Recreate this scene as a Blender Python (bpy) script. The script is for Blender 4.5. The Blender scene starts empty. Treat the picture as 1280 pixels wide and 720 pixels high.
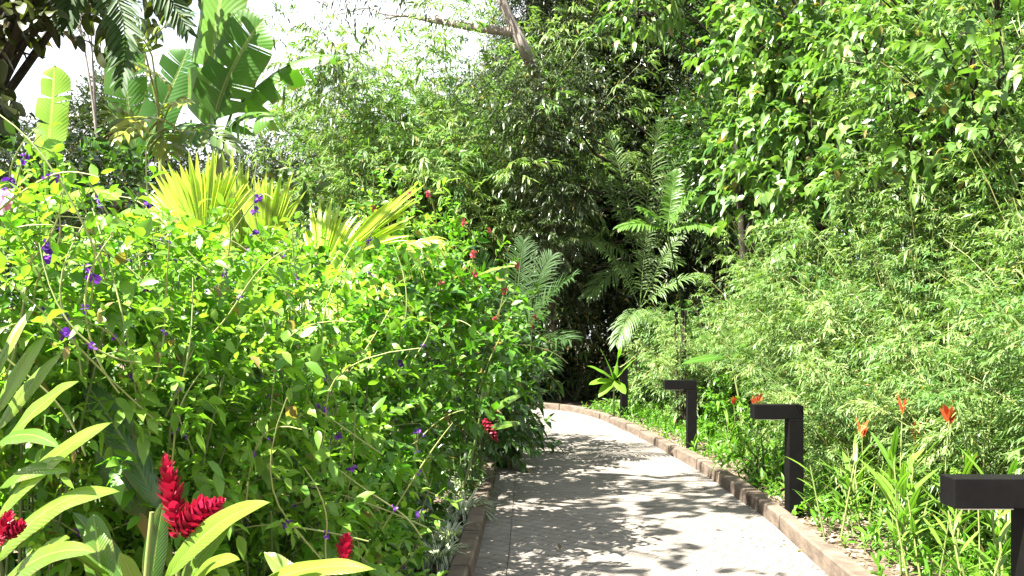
import bpy, math
import numpy as np
from mathutils import Vector

# ------------------------------------------------------------------ basics
scene = bpy.context.scene
COL = scene.collection
F, CX, CY, CH = 1100.0, 640.0, 420.0, 1.45
Z = np.array([0.0, 0.0, 1.0])


def W(px, py, d):
    """point of the place seen at photograph position (px, py) at distance d metres"""
    return np.array([(px - CX) * d / F, d, CH + (CY - py) * d / F])


def R(seed):
    return np.random.default_rng(seed)


def norm(a):
    a = np.asarray(a, float)
    return a / np.maximum(np.linalg.norm(a, axis=-1, keepdims=True), 1e-9)


BASE = {}


def tag(o, label=None, cat=None, group=None, kind=None):
    if label:
        o['label'] = label
    if cat:
        o['category'] = cat
    if group:
        o['group'] = group
    if kind:
        o['kind'] = kind
    return o


def thing(name, label, cat, loc=(0, 0, 0), group=None):
    o = bpy.data.objects.new(name, None)
    o.empty_display_size = 0.2
    COL.objects.link(o)
    o.location = [float(x) for x in loc]
    BASE[o.name] = np.array(loc, float)
    return tag(o, label, cat, group)


def copy_tree(o, parent=None):
    c = o.copy()
    COL.objects.link(c)
    if parent is not None:
        c.parent = parent
    for ch in list(o.children):
        copy_tree(ch, c)
    return c


class MB:
    """collects geometry for ONE mesh object"""

    def __init__(self):
        self.v, self.l, self.s, self.t, self.m, self.n = [], [], [], [], [], 0

    def add(self, v, loops, sizes, t=None, mat=0):
        v = np.asarray(v, float).reshape(-1, 3)
        self.v.append(v)
        self.l.append(np.asarray(loops, np.int64).ravel() + self.n)
        sizes = np.asarray(sizes, np.int64).ravel()
        self.s.append(sizes)
        if t is None:
            t = np.tile([0.5, 0.5, 0.5, 1.0], (len(v), 1))
        self.t.append(np.asarray(t, float).reshape(-1, 4))
        self.m.append(np.full(len(sizes), mat, np.int64))
        self.n += len(v)

    def build(self, name, mats, parent=None, smooth=True, bevel=0.0):
        v, l, s = np.concatenate(self.v), np.concatenate(self.l), np.concatenate(self.s)
        t, m = np.concatenate(self.t), np.concatenate(self.m)
        base = BASE.get(parent.name, np.zeros(3)) if parent is not None else np.zeros(3)
        v = v - base
        me = bpy.data.meshes.new(name)
        me.vertices.add(len(v))
        me.vertices.foreach_set('co', v.astype(np.float32).ravel())
        me.loops.add(len(l))
        me.loops.foreach_set('vertex_index', l.astype(np.int32))
        me.polygons.add(len(s))
        st = np.concatenate([[0], np.cumsum(s)[:-1]])
        me.polygons.foreach_set('loop_start', st.astype(np.int32))
        me.polygons.foreach_set('loop_total', s.astype(np.int32))
        me.polygons.foreach_set('material_index', m.astype(np.int32))
        me.polygons.foreach_set('use_smooth', np.full(len(s), smooth))
        a = me.attributes.new('leafdata', 'FLOAT_COLOR', 'POINT')
        a.data.foreach_set('color', t.astype(np.float32).ravel())
        me.update(calc_edges=True)
        me.validate()
        for mm in (mats if isinstance(mats, (list, tuple)) else [mats]):
            me.materials.append(mm)
        o = bpy.data.objects.new(name, me)
        COL.objects.link(o)
        if parent is not None:
            o.parent = parent
            BASE[o.name] = base
        if bevel:
            b = o.modifiers.new('edge', 'BEVEL')
            b.width = bevel
            b.segments = 2
            b.limit_method = 'ANGLE'
        return o


def tube(mb, pts, rad, sides=6, tint=0.5, mat=0, cap=True):
    pts = np.asarray(pts, float)
    n = len(pts)
    rad = np.broadcast_to(np.asarray(rad, float), (n,)) if np.ndim(rad) == 0 or len(rad) == n else np.interp(
        np.linspace(0, 1, n), np.linspace(0, 1, len(rad)), rad)
    tan = norm(np.gradient(pts, axis=0))
    ref = np.array([0.0, 1.0, 0.0]) if abs(tan[:, 2]).mean() > 0.6 else Z
    s = norm(np.cross(tan, ref) + 1e-6)
    u = np.cross(s, tan)
    a = np.linspace(0, 2 * np.pi, sides, endpoint=False)
    v = pts[:, None] + rad[:, None, None] * (np.cos(a)[None, :, None] * s[:, None] + np.sin(a)[None, :, None] * u[:, None])
    i = np.arange(n - 1)[:, None] * sides
    j = np.arange(sides)[None]
    q = np.stack([i + j, i + (j + 1) % sides, i + sides + (j + 1) % sides, i + sides + j], -1).reshape(-1, 4)
    t = np.zeros((n, sides, 4))
    t[..., 0] = tint
    t[..., 1] = np.linspace(0, 1, n)[:, None]
    t[..., 2] = 0.3
    t[..., 3] = 1
    mb.add(v, q, np.full(len(q), 4), t, mat)
    if cap:
        mb.add(v[-1], np.arange(sides), [sides], t[-1], mat)
        mb.add(v[0], np.arange(sides)[::-1], [sides], t[0], mat)


def bez(a, b, c, n):
    t = np.linspace(0, 1, n)[:, None]
    return (1 - t) ** 2 * np.asarray(a) + 2 * t * (1 - t) * np.asarray(b) + t * t * np.asarray(c)


def box(mb, x0, x1, y0, y1, z0, z1, mat=0, tint=0.5):
    v = [(x, y, z) for z in (z0, z1) for y in (y0, y1) for x in (x0, x1)]
    q = [(0, 2, 3, 1), (4, 5, 7, 6), (0, 1, 5, 4), (2, 6, 7, 3), (0, 4, 6, 2), (1, 3, 7, 5)]
    t = np.tile([tint, .5, .5, 1], (8, 1))
    mb.add(v, np.array(q), [4] * 6, t, mat)


# ------------------------------------------------------------------ leaf shapes: (u along, v across, w up)
def tmpl(rows, fold=0.2):
    v, q = [], []
    for u, h in rows:
        v += [(u, -h, fold * h), (u, 0, 0), (u, h, fold * h)]
    for r in range(len(rows) - 1):
        a = r * 3
        q += [(a, a + 1, a + 4, a + 3), (a + 1, a + 2, a + 5, a + 4)]
    return np.array(v, float), np.array(q).ravel(), np.full(len(q), 4)


T_TINY = (np.array([(0, 0, 0), (.4, -.5, .12), (.4, .5, .12), (1, 0, 0)], float), np.array([0, 3, 1, 0, 2, 3]), np.array([3, 3]))
T_SMALL = (np.array([(0, 0, 0), (.42, -.5, .12), (.42, 0, 0), (.42, .5, .12), (1, 0, 0)], float),
           np.array([0, 2, 1, 0, 3, 2, 1, 2, 4, 2, 3, 4]), np.array([3, 3, 3, 3]))
T_MED = tmpl([(0, .03), (.18, .36), (.42, .5), (.7, .34), (1, .0)], .3)
T_HEART = tmpl([(-.06, .22), (.1, .46), (.35, .5), (.65, .3), (1, .0)], .25)
T_ROUND = tmpl([(0, .08), (.15, .4), (.45, .52), (.75, .42), (.93, .2), (1, .0)], .2)
T_LONG = tmpl([(0, .16), (.2, .46), (.5, .5), (.8, .3), (1, .0)], .35)
T_LANCE = tmpl([(0, .08), (.2, .4), (.45, .5), (.72, .34), (.9, .13), (1, .0)], .3)


def scatter(mb, T, P, D, N, L, Wd, droop=0.0, tint=None, wave=0.0, rng=None, mat=0):
    tv, tl, ts = T
    n, m = len(P), len(tv)
    D = norm(D)
    S = norm(np.cross(D, N))
    U = np.cross(S, D)
    L = np.broadcast_to(np.asarray(L, float), (n,))[:, None]
    Wd = np.broadcast_to(np.asarray(Wd, float), (n,))[:, None]
    dr = np.broadcast_to(np.asarray(droop, float), (n,))[:, None]
    u, v, w = tv[None, :, 0], tv[None, :, 1], tv[None, :, 2]
    ww = Wd * w
    if wave and rng is not None:
        ph = rng.uniform(0, 6.28, (n, 1))
        ww = ww + wave * Wd * np.sin(u * 7 + ph) * np.abs(v) * 2
    V = (P[:, None] + (L * u * (1 - 0.35 * dr * u))[..., None] * D[:, None] + (Wd * v)[..., None] * S[:, None]
         + ww[..., None] * U[:, None] - (dr * L * u * u)[..., None] * Z)
    t = np.zeros((n, m, 4))
    t[..., 0] = 0.5 if tint is None else np.asarray(tint)[:, None]
    t[..., 1] = u
    t[..., 2] = v + 0.5
    t[..., 3] = 1
    loops = (np.arange(n)[:, None] * m + tl[None]).ravel()
    mb.add(V, loops, np.tile(ts, n), t, mat)


def sprays(mb, T, P, D, tl, k, ang, L, ratio, rng, droop=(0, .3), flat=True, tint=(0, 1), wave=0.0, njit=.5, stems=None,
           stw=.004, sag=0.15, lift=0.0, tb=None):
    """leaves set along n twigs that start at P and run towards D"""
    n = len(P)
    D = norm(D)
    tl = np.broadcast_to(np.asarray(tl, float), (n,))
    t = (np.arange(k)[None] + rng.uniform(.2, .9, (n, k))) / k
    t = .12 + .88 * t
    pos = P[:, None] + D[:, None] * (tl[:, None] * t)[..., None]
    pos[..., 2] -= sag * tl[:, None] * t * t
    S = norm(np.cross(D, Z + rng.normal(0, .25, (n, 3))))
    U = np.cross(S, D)
    if flat:
        sg = np.where(np.arange(k) % 2 == 0, 1.0, -1.0)[None] * np.ones((n, 1))
        phi = np.where(sg > 0, 0, np.pi) + rng.normal(0, .35, (n, k)) * sg
    else:
        phi = np.arange(k)[None] * 2.4 + rng.uniform(0, 6.28, (n, 1))
    sd = np.cos(phi)[..., None] * S[:, None] + np.sin(phi)[..., None] * U[:, None]
    a = np.asarray(ang) * rng.uniform(.7, 1.25, (n, k)) * (1.1 - .5 * t)
    ld = D[:, None] * np.cos(a)[..., None] + sd * np.sin(a)[..., None] + rng.normal(0, .13, (n, k, 3))
    ld[..., 2] += lift
    N = Z + rng.normal(0, njit, (n, k, 3))
    Lr = rng.uniform(.72, 1.28, (n, 1)) * rng.uniform(L[0], L[1], (n, k)) * (1.0 - .25 * np.abs(t - .5))
    Wr = Lr * ratio * rng.uniform(.8, 1.2, (n, k))
    tb = rng.uniform(tint[0], tint[1], (n, 1)) if tb is None else np.asarray(tb)[:, None]
    ti = np.clip(tb * .6 + .4 * rng.uniform(tint[0], tint[1], (n, k)), 0, .99)
    ti = np.where(rng.uniform(0, 1, (n, k)) < .022, 1.2, ti)
    dr = rng.uniform(droop[0], droop[1], (n, k))
    scatter(mb, T, pos.reshape(-1, 3), ld.reshape(-1, 3), N.reshape(-1, 3), Lr.ravel(), Wr.ravel(), dr.ravel(), ti.ravel(), wave, rng)
    if stems is not None:
        scatter(stems, T_LANCE, P, D, Z + rng.normal(0, .5, (n, 3)), tl, np.full(n, stw), sag, rng.uniform(.2, .8, n))


def shell_points(c, r, n, rng, lo=.45):
    d = norm(rng.normal(0, 1, (n, 3)))
    rr = lo + (1 - lo) * np.sqrt(rng.uniform(0, 1, n))
    return np.asarray(c) + d * rr[:, None] * np.asarray(r), d


def blade(mb, base, tip, width, rng, arc=.15, nref=None, tears=1, fold=.25, droop=.2, wave=.05, tint=.5, prof='lance', rows=12,
          gap=.5, mat=0, thick=0.006, bend=None):
    """one big leaf: a midrib from base to tip and two halves, cut into strips by tears"""
    base, tip = np.asarray(base, float), np.asarray(tip, float)
    L = np.linalg.norm(tip - base)
    ctrl = (base + tip) / 2 + (Z * arc * L if bend is None else np.asarray(bend) * L)
    nref = Z if nref is None else norm(np.asarray(nref, float))

    def frame(u):
        u = np.asarray(u)[..., None]
        p = (1 - u) ** 2 * base + 2 * u * (1 - u) * ctrl + u * u * tip
        tg = norm(2 * (1 - u) * (ctrl - base) + 2 * u * (tip - ctrl))
        s = norm(np.cross(tg, nref))
        return p, tg, s, np.cross(s, tg)

    def half(u):
        if prof == 'lance':
            return np.sin(np.pi * np.clip(u, 0, 1) ** .8) ** .75
        return np.clip(np.minimum(1, (u / .12 + .15)) * np.minimum(1, ((1 - u) / .2)) ** .6, 0, 1)
    for sg in (-1, 1):
        cuts = np.sort(rng.uniform(.08, .97, tears - 1)) if tears > 1 else np.array([])
        ed = np.concatenate([[0], cuts, [1]])
        ph = rng.uniform(0, 6.28)
        for e0, e1 in zip(ed[:-1], ed[1:]):
            nr = max(3, int(round(rows * (e1 - e0))))
            uu = np.linspace(e0, e1, nr)
            g = gap * rng.uniform(.1, 1) * min(.06, (e1 - e0) * .3) if tears > 1 else 0
            dd = droop * (rng.uniform(.3, 1.8) if tears > 1 else 1)
            cols = np.array([0, .3, .65, 1.0])
            uo = np.linspace(e0 + g, e1 - g, nr)
            V = []
            for c in cols:
                um = uu * (1 - c) + uo * c
                p, tg, s, nn = frame(um)
                h = half(uu) * width * .5
                off = (sg * c * h * (1 - .15 * dd * c))[:, None] * s
                up = fold * c * h - dd * (c ** 2) * h * 1.1 + wave * width * np.sin(um * 16 + ph) * c * .5
                V.append(p + off + up[:, None] * nn + (tg * (c * h * .22)[:, None]))
            V = np.stack(V, 1)
            i = (np.arange(nr - 1)[:, None] * 4 + np.arange(3)[None]).ravel()
            q = np.stack([i, i + 1, i + 5, i + 4], -1)
            if sg < 0:
                q = q[:, ::-1]
            t = np.zeros((nr, 4, 4))
            t[..., 0] = np.clip(tint + rng.normal(0, .06), 0, 1)
            t[..., 1] = uu[:, None]
            t[..., 2] = .5 + sg * .5 * cols[None]
            t[..., 3] = 1
            mb.add(V, q, np.full(len(q), 4), t, mat)
    p, _, _, nn = frame(np.linspace(0, .97, 9))
    tube(mb, p - nn * thick * .6, [thick, thick * .3], 5, min(1, tint + .2), mat)


def frond(mb, base, tip, rng, arc=.2, n=34, ll=.35, lw=.03, droop=.35, tint=(.3, .7), ang=(1.15, .55), vee=.3, thick=.012, nref=None,
          bend=None, T=T_LONG, p0=.14):
    """one feather frond: rachis and leaflets along both sides"""
    base, tip = np.asarray(base, float), np.asarray(tip, float)
    L = np.linalg.norm(tip - base)
    ctrl = (base + tip) / 2 + (Z * arc * L if bend is None else np.asarray(bend) * L)
    tube(mb, bez(base, ctrl, tip, 12), [thick, thick * .25], 5, .8)
    u = np.repeat(np.linspace(p0, .99, n), 2)
    sg = np.tile([1.0, -1.0], n)
    uc = u[:, None]
    p = (1 - uc) ** 2 * base + 2 * uc * (1 - uc) * ctrl + uc * uc * tip
    tg = norm(2 * (1 - uc) * (ctrl - base) + 2 * uc * (tip - ctrl))
    nr = Z if nref is None else norm(np.asarray(nref, float))
    s = norm(np.cross(tg, nr))
    up = np.cross(s, tg)
    a = ang[0] + (ang[1] - ang[0]) * u + rng.normal(0, .06, len(u))
    d = tg * np.cos(a)[:, None] + s * (sg * np.sin(a))[:, None] + up * vee + rng.normal(0, .05, (len(u), 3))
    lf = ll * (np.sin(np.pi * np.clip(.12 + .8 * u, 0, 1)) ** .6) * rng.uniform(.88, 1.08, len(u))
    scatter(mb, T, p, d, up + rng.normal(0, .15, (len(u), 3)), lf, lw, droop * rng.uniform(.6, 1.3, len(u)),
            rng.uniform(tint[0], tint[1], len(u)))


def fan(mb, apex, axis, rng, n=36, spread=1.2, rad=.8, lw=.05, nref=(0, -1, .3), droop=.08, tint=(.3, .8)):
    axis = norm(np.asarray(axis, float))
    s = norm(np.cross(axis, np.asarray(nref, float)))
    nn = np.cross(s, axis)
    th = np.linspace(-spread, spread, n) + rng.normal(0, .012, n)
    d = axis * np.cos(th)[:, None] + s * np.sin(th)[:, None] + nn * (.12 * np.cos(th * 3))[:, None]
    P = np.asarray(apex) + d * .05
    Lr = rad * (1 - .22 * np.abs(th) / spread) * rng.uniform(.92, 1.04, n)
    scatter(mb, T_FAN, P, d, nn + s * (rng.normal(0, .25, n))[:, None], Lr, lw * Lr / rad, droop * rng.uniform(.4, 1.6, n),
            rng.uniform(tint[0], tint[1], n))


T_FAN = tmpl([(0, .08), (.3, .36), (.6, .5), (.75, .36), (.9, .16), (1, .0)], .55)

# ------------------------------------------------------------------ materials


def new_mat(name):
    m = bpy.data.materials.new(name)
    m.use_nodes = True
    nt = m.node_tree
    nt.nodes.clear()
    out = nt.nodes.new('ShaderNodeOutputMaterial')
    return m, nt, out


def N_(nt, t, **kw):
    n = nt.nodes.new(t)
    for k, v in kw.items():
        if k in n.inputs:
            n.inputs[k].default_value = v
        else:
            setattr(n, k, v)
    return n


def mixc(nt, fac, a, b, blend='MIX'):
    n = nt.nodes.new('ShaderNodeMix')
    n.data_type = 'RGBA'
    n.blend_type = blend
    for s, v in ((0, fac), (6, a), (7, b)):
        if hasattr(v, 'is_linked') or isinstance(v, bpy.types.NodeSocket):
            nt.links.new(v, n.inputs[s])
        else:
            n.inputs[s].default_value = v if s == 0 else (*v, 1.0)
    return n.outputs[2]


def math_(nt, op, a, b=0.0, clamp=False):
    n = nt.nodes.new('ShaderNodeMath')
    n.operation = op
    n.use_clamp = clamp
    for i, v in enumerate((a, b)):
        if isinstance(v, bpy.types.NodeSocket):
            nt.links.new(v, n.inputs[i])
        else:
            n.inputs[i].default_value = v
    return n.outputs[0]


def leaf_mat(name, a, b, trans=.35, rough=.42, spec=.5, rib=None, edge=None, tcol=None, veins=0.0, blotch=None):
    m, nt, out = new_mat(name)
    at = N_(nt, 'ShaderNodeAttribute', attribute_name='leafdata')
    sep = nt.nodes.new('ShaderNodeSeparateColor')
    nt.links.new(at.outputs['Color'], sep.inputs[0])
    col = mixc(nt, math_(nt, 'MINIMUM', sep.outputs[0], 1.0), a, b)
    if name not in ('cane', 'green_stem') and 'petal' not in name and 'bract' not in name:
        col = mixc(nt, math_(nt, 'GREATER_THAN', sep.outputs[0], 1.1), col, (.20, .15, .05))
    tc = nt.nodes.new('ShaderNodeTexCoord')
    no = N_(nt, 'ShaderNodeTexNoise', Scale=2.3, Detail=3.0)
    nt.links.new(tc.outputs['Object'], no.inputs['Vector'])
    br = math_(nt, 'ADD', math_(nt, 'MULTIPLY', no.outputs[0], .5), .75)
    hs = nt.nodes.new('ShaderNodeHueSaturation')
    nt.links.new(br, hs.inputs['Value'])
    nt.links.new(col, hs.inputs['Color'])
    col = hs.outputs[0]
    av = math_(nt, 'ABSOLUTE', math_(nt, 'SUBTRACT', sep.outputs[2], .5))
    if blotch:
        n2 = N_(nt, 'ShaderNodeTexNoise', Scale=9.0, Detail=4.0)
        nt.links.new(tc.outputs['Object'], n2.inputs['Vector'])
        f = math_(nt, 'MULTIPLY', math_(nt, 'SUBTRACT', n2.outputs[0], .55, True), 3.0, True)
        col = mixc(nt, f, col, blotch)
    if edge:
        f = math_(nt, 'GREATER_THAN', av, edge[0])
        col = mixc(nt, f, col, edge[1])
    if veins:
        n6 = N_(nt, 'ShaderNodeTexNoise', Scale=14.0, Detail=5.0)
        nt.links.new(tc.outputs['Object'], n6.inputs['Vector'])
        f = math_(nt, 'MULTIPLY', math_(nt, 'SUBTRACT', math_(nt, 'ADD', av, math_(nt, 'MULTIPLY', n6.outputs[0], .16)), .555, True), 30.0, True)
        col = mixc(nt, math_(nt, 'MULTIPLY', f, .8), col, (.16, .10, .04))
    if rib:
        f = math_(nt, 'LESS_THAN', av, .035)
        col = mixc(nt, math_(nt, 'MULTIPLY', f, .75), col, rib)
    p = N_(nt, 'ShaderNodeBsdfPrincipled', Roughness=rough)
    p.inputs['Specular IOR Level'].default_value = spec
    nt.links.new(col, p.inputs['Base Color'])
    if veins:
        ph = math_(nt, 'SUBTRACT', math_(nt, 'MULTIPLY', sep.outputs[1], 150.0), math_(nt, 'MULTIPLY', av, 40.0))
        wv = math_(nt, 'SINE', ph)
        bp = N_(nt, 'ShaderNodeBump', Strength=veins, Distance=.004)
        nt.links.new(wv, bp.inputs['Height'])
        nt.links.new(bp.outputs[0], p.inputs['Normal'])
    tr = nt.nodes.new('ShaderNodeBsdfTranslucent')
    tcl = mixc(nt, 1.0, col, tcol or (1.2, 1.45, .5), 'MULTIPLY')
    nt.links.new(tcl, tr.inputs[0])
    mx = nt.nodes.new('ShaderNodeMixShader')
    mx.inputs[0].default_value = trans
    nt.links.new(p.outputs[0], mx.inputs[1])
    nt.links.new(tr.outputs[0], mx.inputs[2])
    nt.links.new(mx.outputs[0], out.inputs[0])
    return m


def solid_mat(name, a, b, scale=6.0, rough=.8, bump=.3, spec=.3, dist=.02, detail=6.0, stretch=(1, 1, 1)):
    m, nt, out = new_mat(name)
    tc = nt.nodes.new('ShaderNodeTexCoord')
    mp = nt.nodes.new('ShaderNodeMapping')
    mp.inputs['Scale'].default_value = stretch
    nt.links.new(tc.outputs['Object'], mp.inputs[0])
    no = N_(nt, 'ShaderNodeTexNoise', Scale=scale, Detail=detail, Roughness=.65)
    nt.links.new(mp.outputs[0], no.inputs['Vector'])
    rp = nt.nodes.new('ShaderNodeValToRGB')
    rp.color_ramp.elements[0].position = .32
    rp.color_ramp.elements[1].position = .68
    rp.color_ramp.elements[0].color = (*a, 1)
    rp.color_ramp.elements[1].color = (*b, 1)
    nt.links.new(no.outputs[0], rp.inputs[0])
    p = N_(nt, 'ShaderNodeBsdfPrincipled', Roughness=rough)
    p.inputs['Specular IOR Level'].default_value = spec
    nt.links.new(rp.outputs[0], p.inputs['Base Color'])
    if bump:
        bp = N_(nt, 'ShaderNodeBump', Strength=bump, Distance=dist)
        nt.links.new(no.outputs[0], bp.inputs['Height'])
        nt.links.new(bp.outputs[0], p.inputs['Normal'])
    nt.links.new(p.outputs[0], out.inputs[0])
    return m


def path_mat():
    m, nt, out = new_mat('stamped_concrete')
    tc = nt.nodes.new('ShaderNodeTexCoord')
    mp = nt.nodes.new('ShaderNodeMapping')
    mp.inputs['Rotation'].default_value = (0, 0, math.radians(38))
    nt.links.new(tc.outputs['Object'], mp.inputs[0])
    wn = N_(nt, 'ShaderNodeTexNoise', Scale=7.0, Detail=3.0)
    nt.links.new(mp.outputs[0], wn.inputs['Vector'])
    warp = mixc(nt, .05, mp.outputs[0], wn.outputs['Color'], 'ADD')
    bk = N_(nt, 'ShaderNodeTexBrick', Scale=1.0)
    bk.inputs['Mortar Size'].default_value = .007
    bk.inputs['Mortar Smooth'].default_value = .7
    bk.inputs['Brick Width'].default_value = .22
    bk.inputs['Row Height'].default_value = .105
    bk.inputs['Color1'].default_value = (1, 1, 1, 1)
    bk.inputs['Color2'].default_value = (.93, .93, .93, 1)
    bk.inputs['Mortar'].default_value = (.48, .47, .45, 1)
    nt.links.new(warp, bk.inputs['Vector'])
    n1 = N_(nt, 'ShaderNodeTexNoise', Scale=1.6, Detail=6.0, Roughness=.7)
    nt.links.new(tc.outputs['Object'], n1.inputs['Vector'])
    rp = nt.nodes.new('ShaderNodeValToRGB')
    rp.color_ramp.elements[0].position = .3
    rp.color_ramp.elements[1].position = .7
    rp.color_ramp.elements[0].color = (.125, .11, .092, 1)
    rp.color_ramp.elements[1].color = (.205, .186, .16, 1)
    nt.links.new(n1.outputs[0], rp.inputs[0])
    col = mixc(nt, 1.0, rp.outputs[0], bk.outputs['Color'], 'MULTIPLY')
    n5 = N_(nt, 'ShaderNodeTexNoise', Scale=.9, Detail=9.0, Roughness=.75)
    nt.links.new(tc.outputs['Object'], n5.inputs['Vector'])
    st = math_(nt, 'MULTIPLY', math_(nt, 'SUBTRACT', n5.outputs[0], .52, True), 4.5, True)
    col = mixc(nt, math_(nt, 'MULTIPLY', st, .45), col, (.085, .08, .06))
    p = N_(nt, 'ShaderNodeBsdfPrincipled', Roughness=.8)
    p.inputs['Specular IOR Level'].default_value = .3
    nt.links.new(col, p.inputs['Base Color'])
    n3 = N_(nt, 'ShaderNodeTexNoise', Scale=22.0, Detail=5.0, Roughness=.7)
    nt.links.new(tc.outputs['Object'], n3.inputs['Vector'])
    hgt = math_(nt, 'ADD', math_(nt, 'MULTIPLY', n3.outputs[0], .8), math_(nt, 'MULTIPLY', bk.outputs['Fac'], -.5))
    bp = N_(nt, 'ShaderNodeBump', Strength=.6, Distance=.012)
    nt.links.new(hgt, bp.inputs['Height'])
    nt.links.new(bp.outputs[0], p.inputs['Normal'])
    nt.links.new(p.outputs[0], out.inputs[0])
    return m


M = {}
M['soil'] = solid_mat('soil', (.055, .04, .028), (.16, .12, .085), 9, .95, .6, .1, .04)
M['mulch'] = solid_mat('mulch', (.12, .085, .065), (.26, .2, .16), 14, .9, .3, .2)
M['path'] = path_mat()
M['joint'] = solid_mat('joint', (.09, .08, .07), (.15, .13, .11), 20, .95)
M['kerb'] = solid_mat('kerb_timber', (.06, .046, .034), (.155, .12, .09), 5, .85, .5, .2, .015, 8, (1, 1, 2.5))
M['black'] = solid_mat('black_paint', (.0018, .0018, .002), (.005, .0047, .0042), 6, .6, .05, .1, .002)
M['steel'] = solid_mat('steel', (.2, .2, .2), (.3, .3, .3), 30, .4, 0, .5)
M['lens'] = solid_mat('lamp_glass', (.5, .5, .48), (.6, .6, .57), 10, .3, 0, .5)
M['bark'] = solid_mat('bark_grey', (.10, .085, .07), (.24, .21, .18), 8, .9, .6, .2, .03, 6, (1, 1, .3))
M['bark_dark'] = solid_mat('bark_dark', (.018, .015, .011), (.05, .042, .03), 8, .9, .5, .2, .03, 6, (1, 1, .3))
M['cane'] = leaf_mat('cane', (.12, .15, .04), (.24, .25, .08), .0, .5)
M['stem'] = leaf_mat('green_stem', (.10, .15, .035), (.25, .28, .09), .1, .5)
M['twig'] = leaf_mat('green_twig', (.04, .075, .018), (.11, .15, .045), .05, .6)
M['bamboo'] = leaf_mat('bamboo_leaf', (.033, .105, .018), (.165, .245, .07), .36, .48, .35)
M['bamboo_pale'] = leaf_mat('bamboo_leaf_pale', (.042, .12, .024), (.20, .27, .09), .36, .48, .35)
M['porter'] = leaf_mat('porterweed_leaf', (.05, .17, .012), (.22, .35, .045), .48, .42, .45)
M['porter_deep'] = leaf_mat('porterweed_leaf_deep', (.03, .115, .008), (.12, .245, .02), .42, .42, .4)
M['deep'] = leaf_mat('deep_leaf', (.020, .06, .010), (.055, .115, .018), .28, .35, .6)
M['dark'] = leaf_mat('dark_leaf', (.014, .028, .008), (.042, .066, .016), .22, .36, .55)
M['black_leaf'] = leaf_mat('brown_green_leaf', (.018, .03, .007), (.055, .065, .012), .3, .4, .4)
M['vine'] = leaf_mat('vine_leaf', (.032, .10, .016), (.16, .25, .06), .35, .36, .5)
M['ginger'] = leaf_mat('ginger_leaf', (.035, .11, .012), (.155, .25, .03), .42, .26, .75, rib=(.24, .32, .07), veins=.18, blotch=(.20, .19, .05))
M['banana'] = leaf_mat('banana_leaf', (.028, .11, .014), (.12, .24, .03), .45, .36, .5, rib=(.22, .30, .10), veins=.2)
M['banana_lime'] = leaf_mat('banana_leaf_lime', (.13, .26, .02), (.19, .33, .03), .5, .4, .4, rib=(.36, .42, .10), veins=.12)
M['palm_gold'] = leaf_mat('palm_leaf_gold', (.19, .30, .02), (.40, .48, .05), .5, .35, .6)
M['palm'] = leaf_mat('palm_leaf', (.014, .045, .011), (.045, .085, .02), .22, .55, .15)
M['palm_pale'] = leaf_mat('palm_leaf_pale', (.035, .085, .02), (.12, .18, .05), .3, .42, .4)
M['heli'] = leaf_mat('heliconia_leaf', (.035, .12, .014), (.14, .25, .03), .4, .35, .5, rib=(.2, .3, .07))
M['palm_lime'] = leaf_mat('palm_leaf_lime', (.05, .13, .02), (.11, .20, .03), .4, .4, .5)
M['split'] = leaf_mat('split_leaf', (.045, .095, .018), (.30, .32, .045), .35, .3, .7)
M['stripe'] = leaf_mat('striped_leaf', (.05, .11, .03), (.12, .19, .06), .25, .35, .6, edge=(.2, (.62, .65, .5)))
M['purple'] = leaf_mat('purple_petal', (.07, .012, .2), (.18, .045, .38), .25, .5, .3, tcol=(1.2, .8, 1.4))
M['pink'] = leaf_mat('pink_petal', (.28, .03, .05), (.42, .09, .10), .25, .5, .3, tcol=(1.3, .8, .8))
M['red'] = leaf_mat('red_bract', (.13, .003, .012), (.36, .014, .055), .25, .45, .3, tcol=(1.4, .6, .8))
M['orange'] = leaf_mat('orange_bract', (.36, .035, .015), (.5, .15, .04), .3, .45, .4, tcol=(1.3, .9, .6))
M['orchid'] = leaf_mat('orchid_petal', (.62, .20, .42), (.78, .62, .72), .3, .5, .3, tcol=(1.2, .9, 1.1))
M['litter'] = leaf_mat('dry_leaf', (.11, .075, .05), (.33, .26, .2), .1, .7, .3)
M['litter_yellow'] = leaf_mat('yellowed_leaf', (.30, .30, .05), (.45, .40, .12), .2, .6, .3)

# ------------------------------------------------------------------ world, sun, camera
SUN_EL, SUN_AZ = math.radians(56), math.radians(-117)     # azimuth from +Y towards +X: the sun stands to the left
sdir = Vector((math.sin(SUN_AZ) * math.cos(SUN_EL), math.cos(SUN_AZ) * math.cos(SUN_EL), math.sin(SUN_EL)))
w = bpy.data.worlds.new('World')
scene.world = w
w.use_nodes = True
nt = w.node_tree
bg = nt.nodes['Background']
sky = nt.nodes.new('ShaderNodeTexSky')
sky.sky_type = 'NISHITA'
sky.sun_disc = False
sky.sun_elevation = SUN_EL
sky.sun_rotation = SUN_AZ % (2 * math.pi)
tcw = nt.nodes.new('ShaderNodeTexCoord')
mpw = nt.nodes.new('ShaderNodeMapping')
mpw.inputs['Scale'].default_value = (1, 1, 2.2)
nt.links.new(tcw.outputs['Generated'], mpw.inputs[0])
cn = N_(nt, 'ShaderNodeTexNoise', Scale=2.2, Detail=8.0, Roughness=.55)
nt.links.new(mpw.outputs[0], cn.inputs['Vector'])
cr = nt.nodes.new('ShaderNodeValToRGB')
cr.color_ramp.elements[0].position = .28
cr.color_ramp.elements[1].position = .5
nt.links.new(cn.outputs[0], cr.inputs[0])
cl = mixc(nt, cr.outputs[0], sky.outputs[0], (4.3, 4.4, 4.8))
nt.links.new(cl, bg.inputs['Color'])
bg.inputs['Strength'].default_value = 0.06
sun = bpy.data.lights.new('sun', 'SUN')
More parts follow.
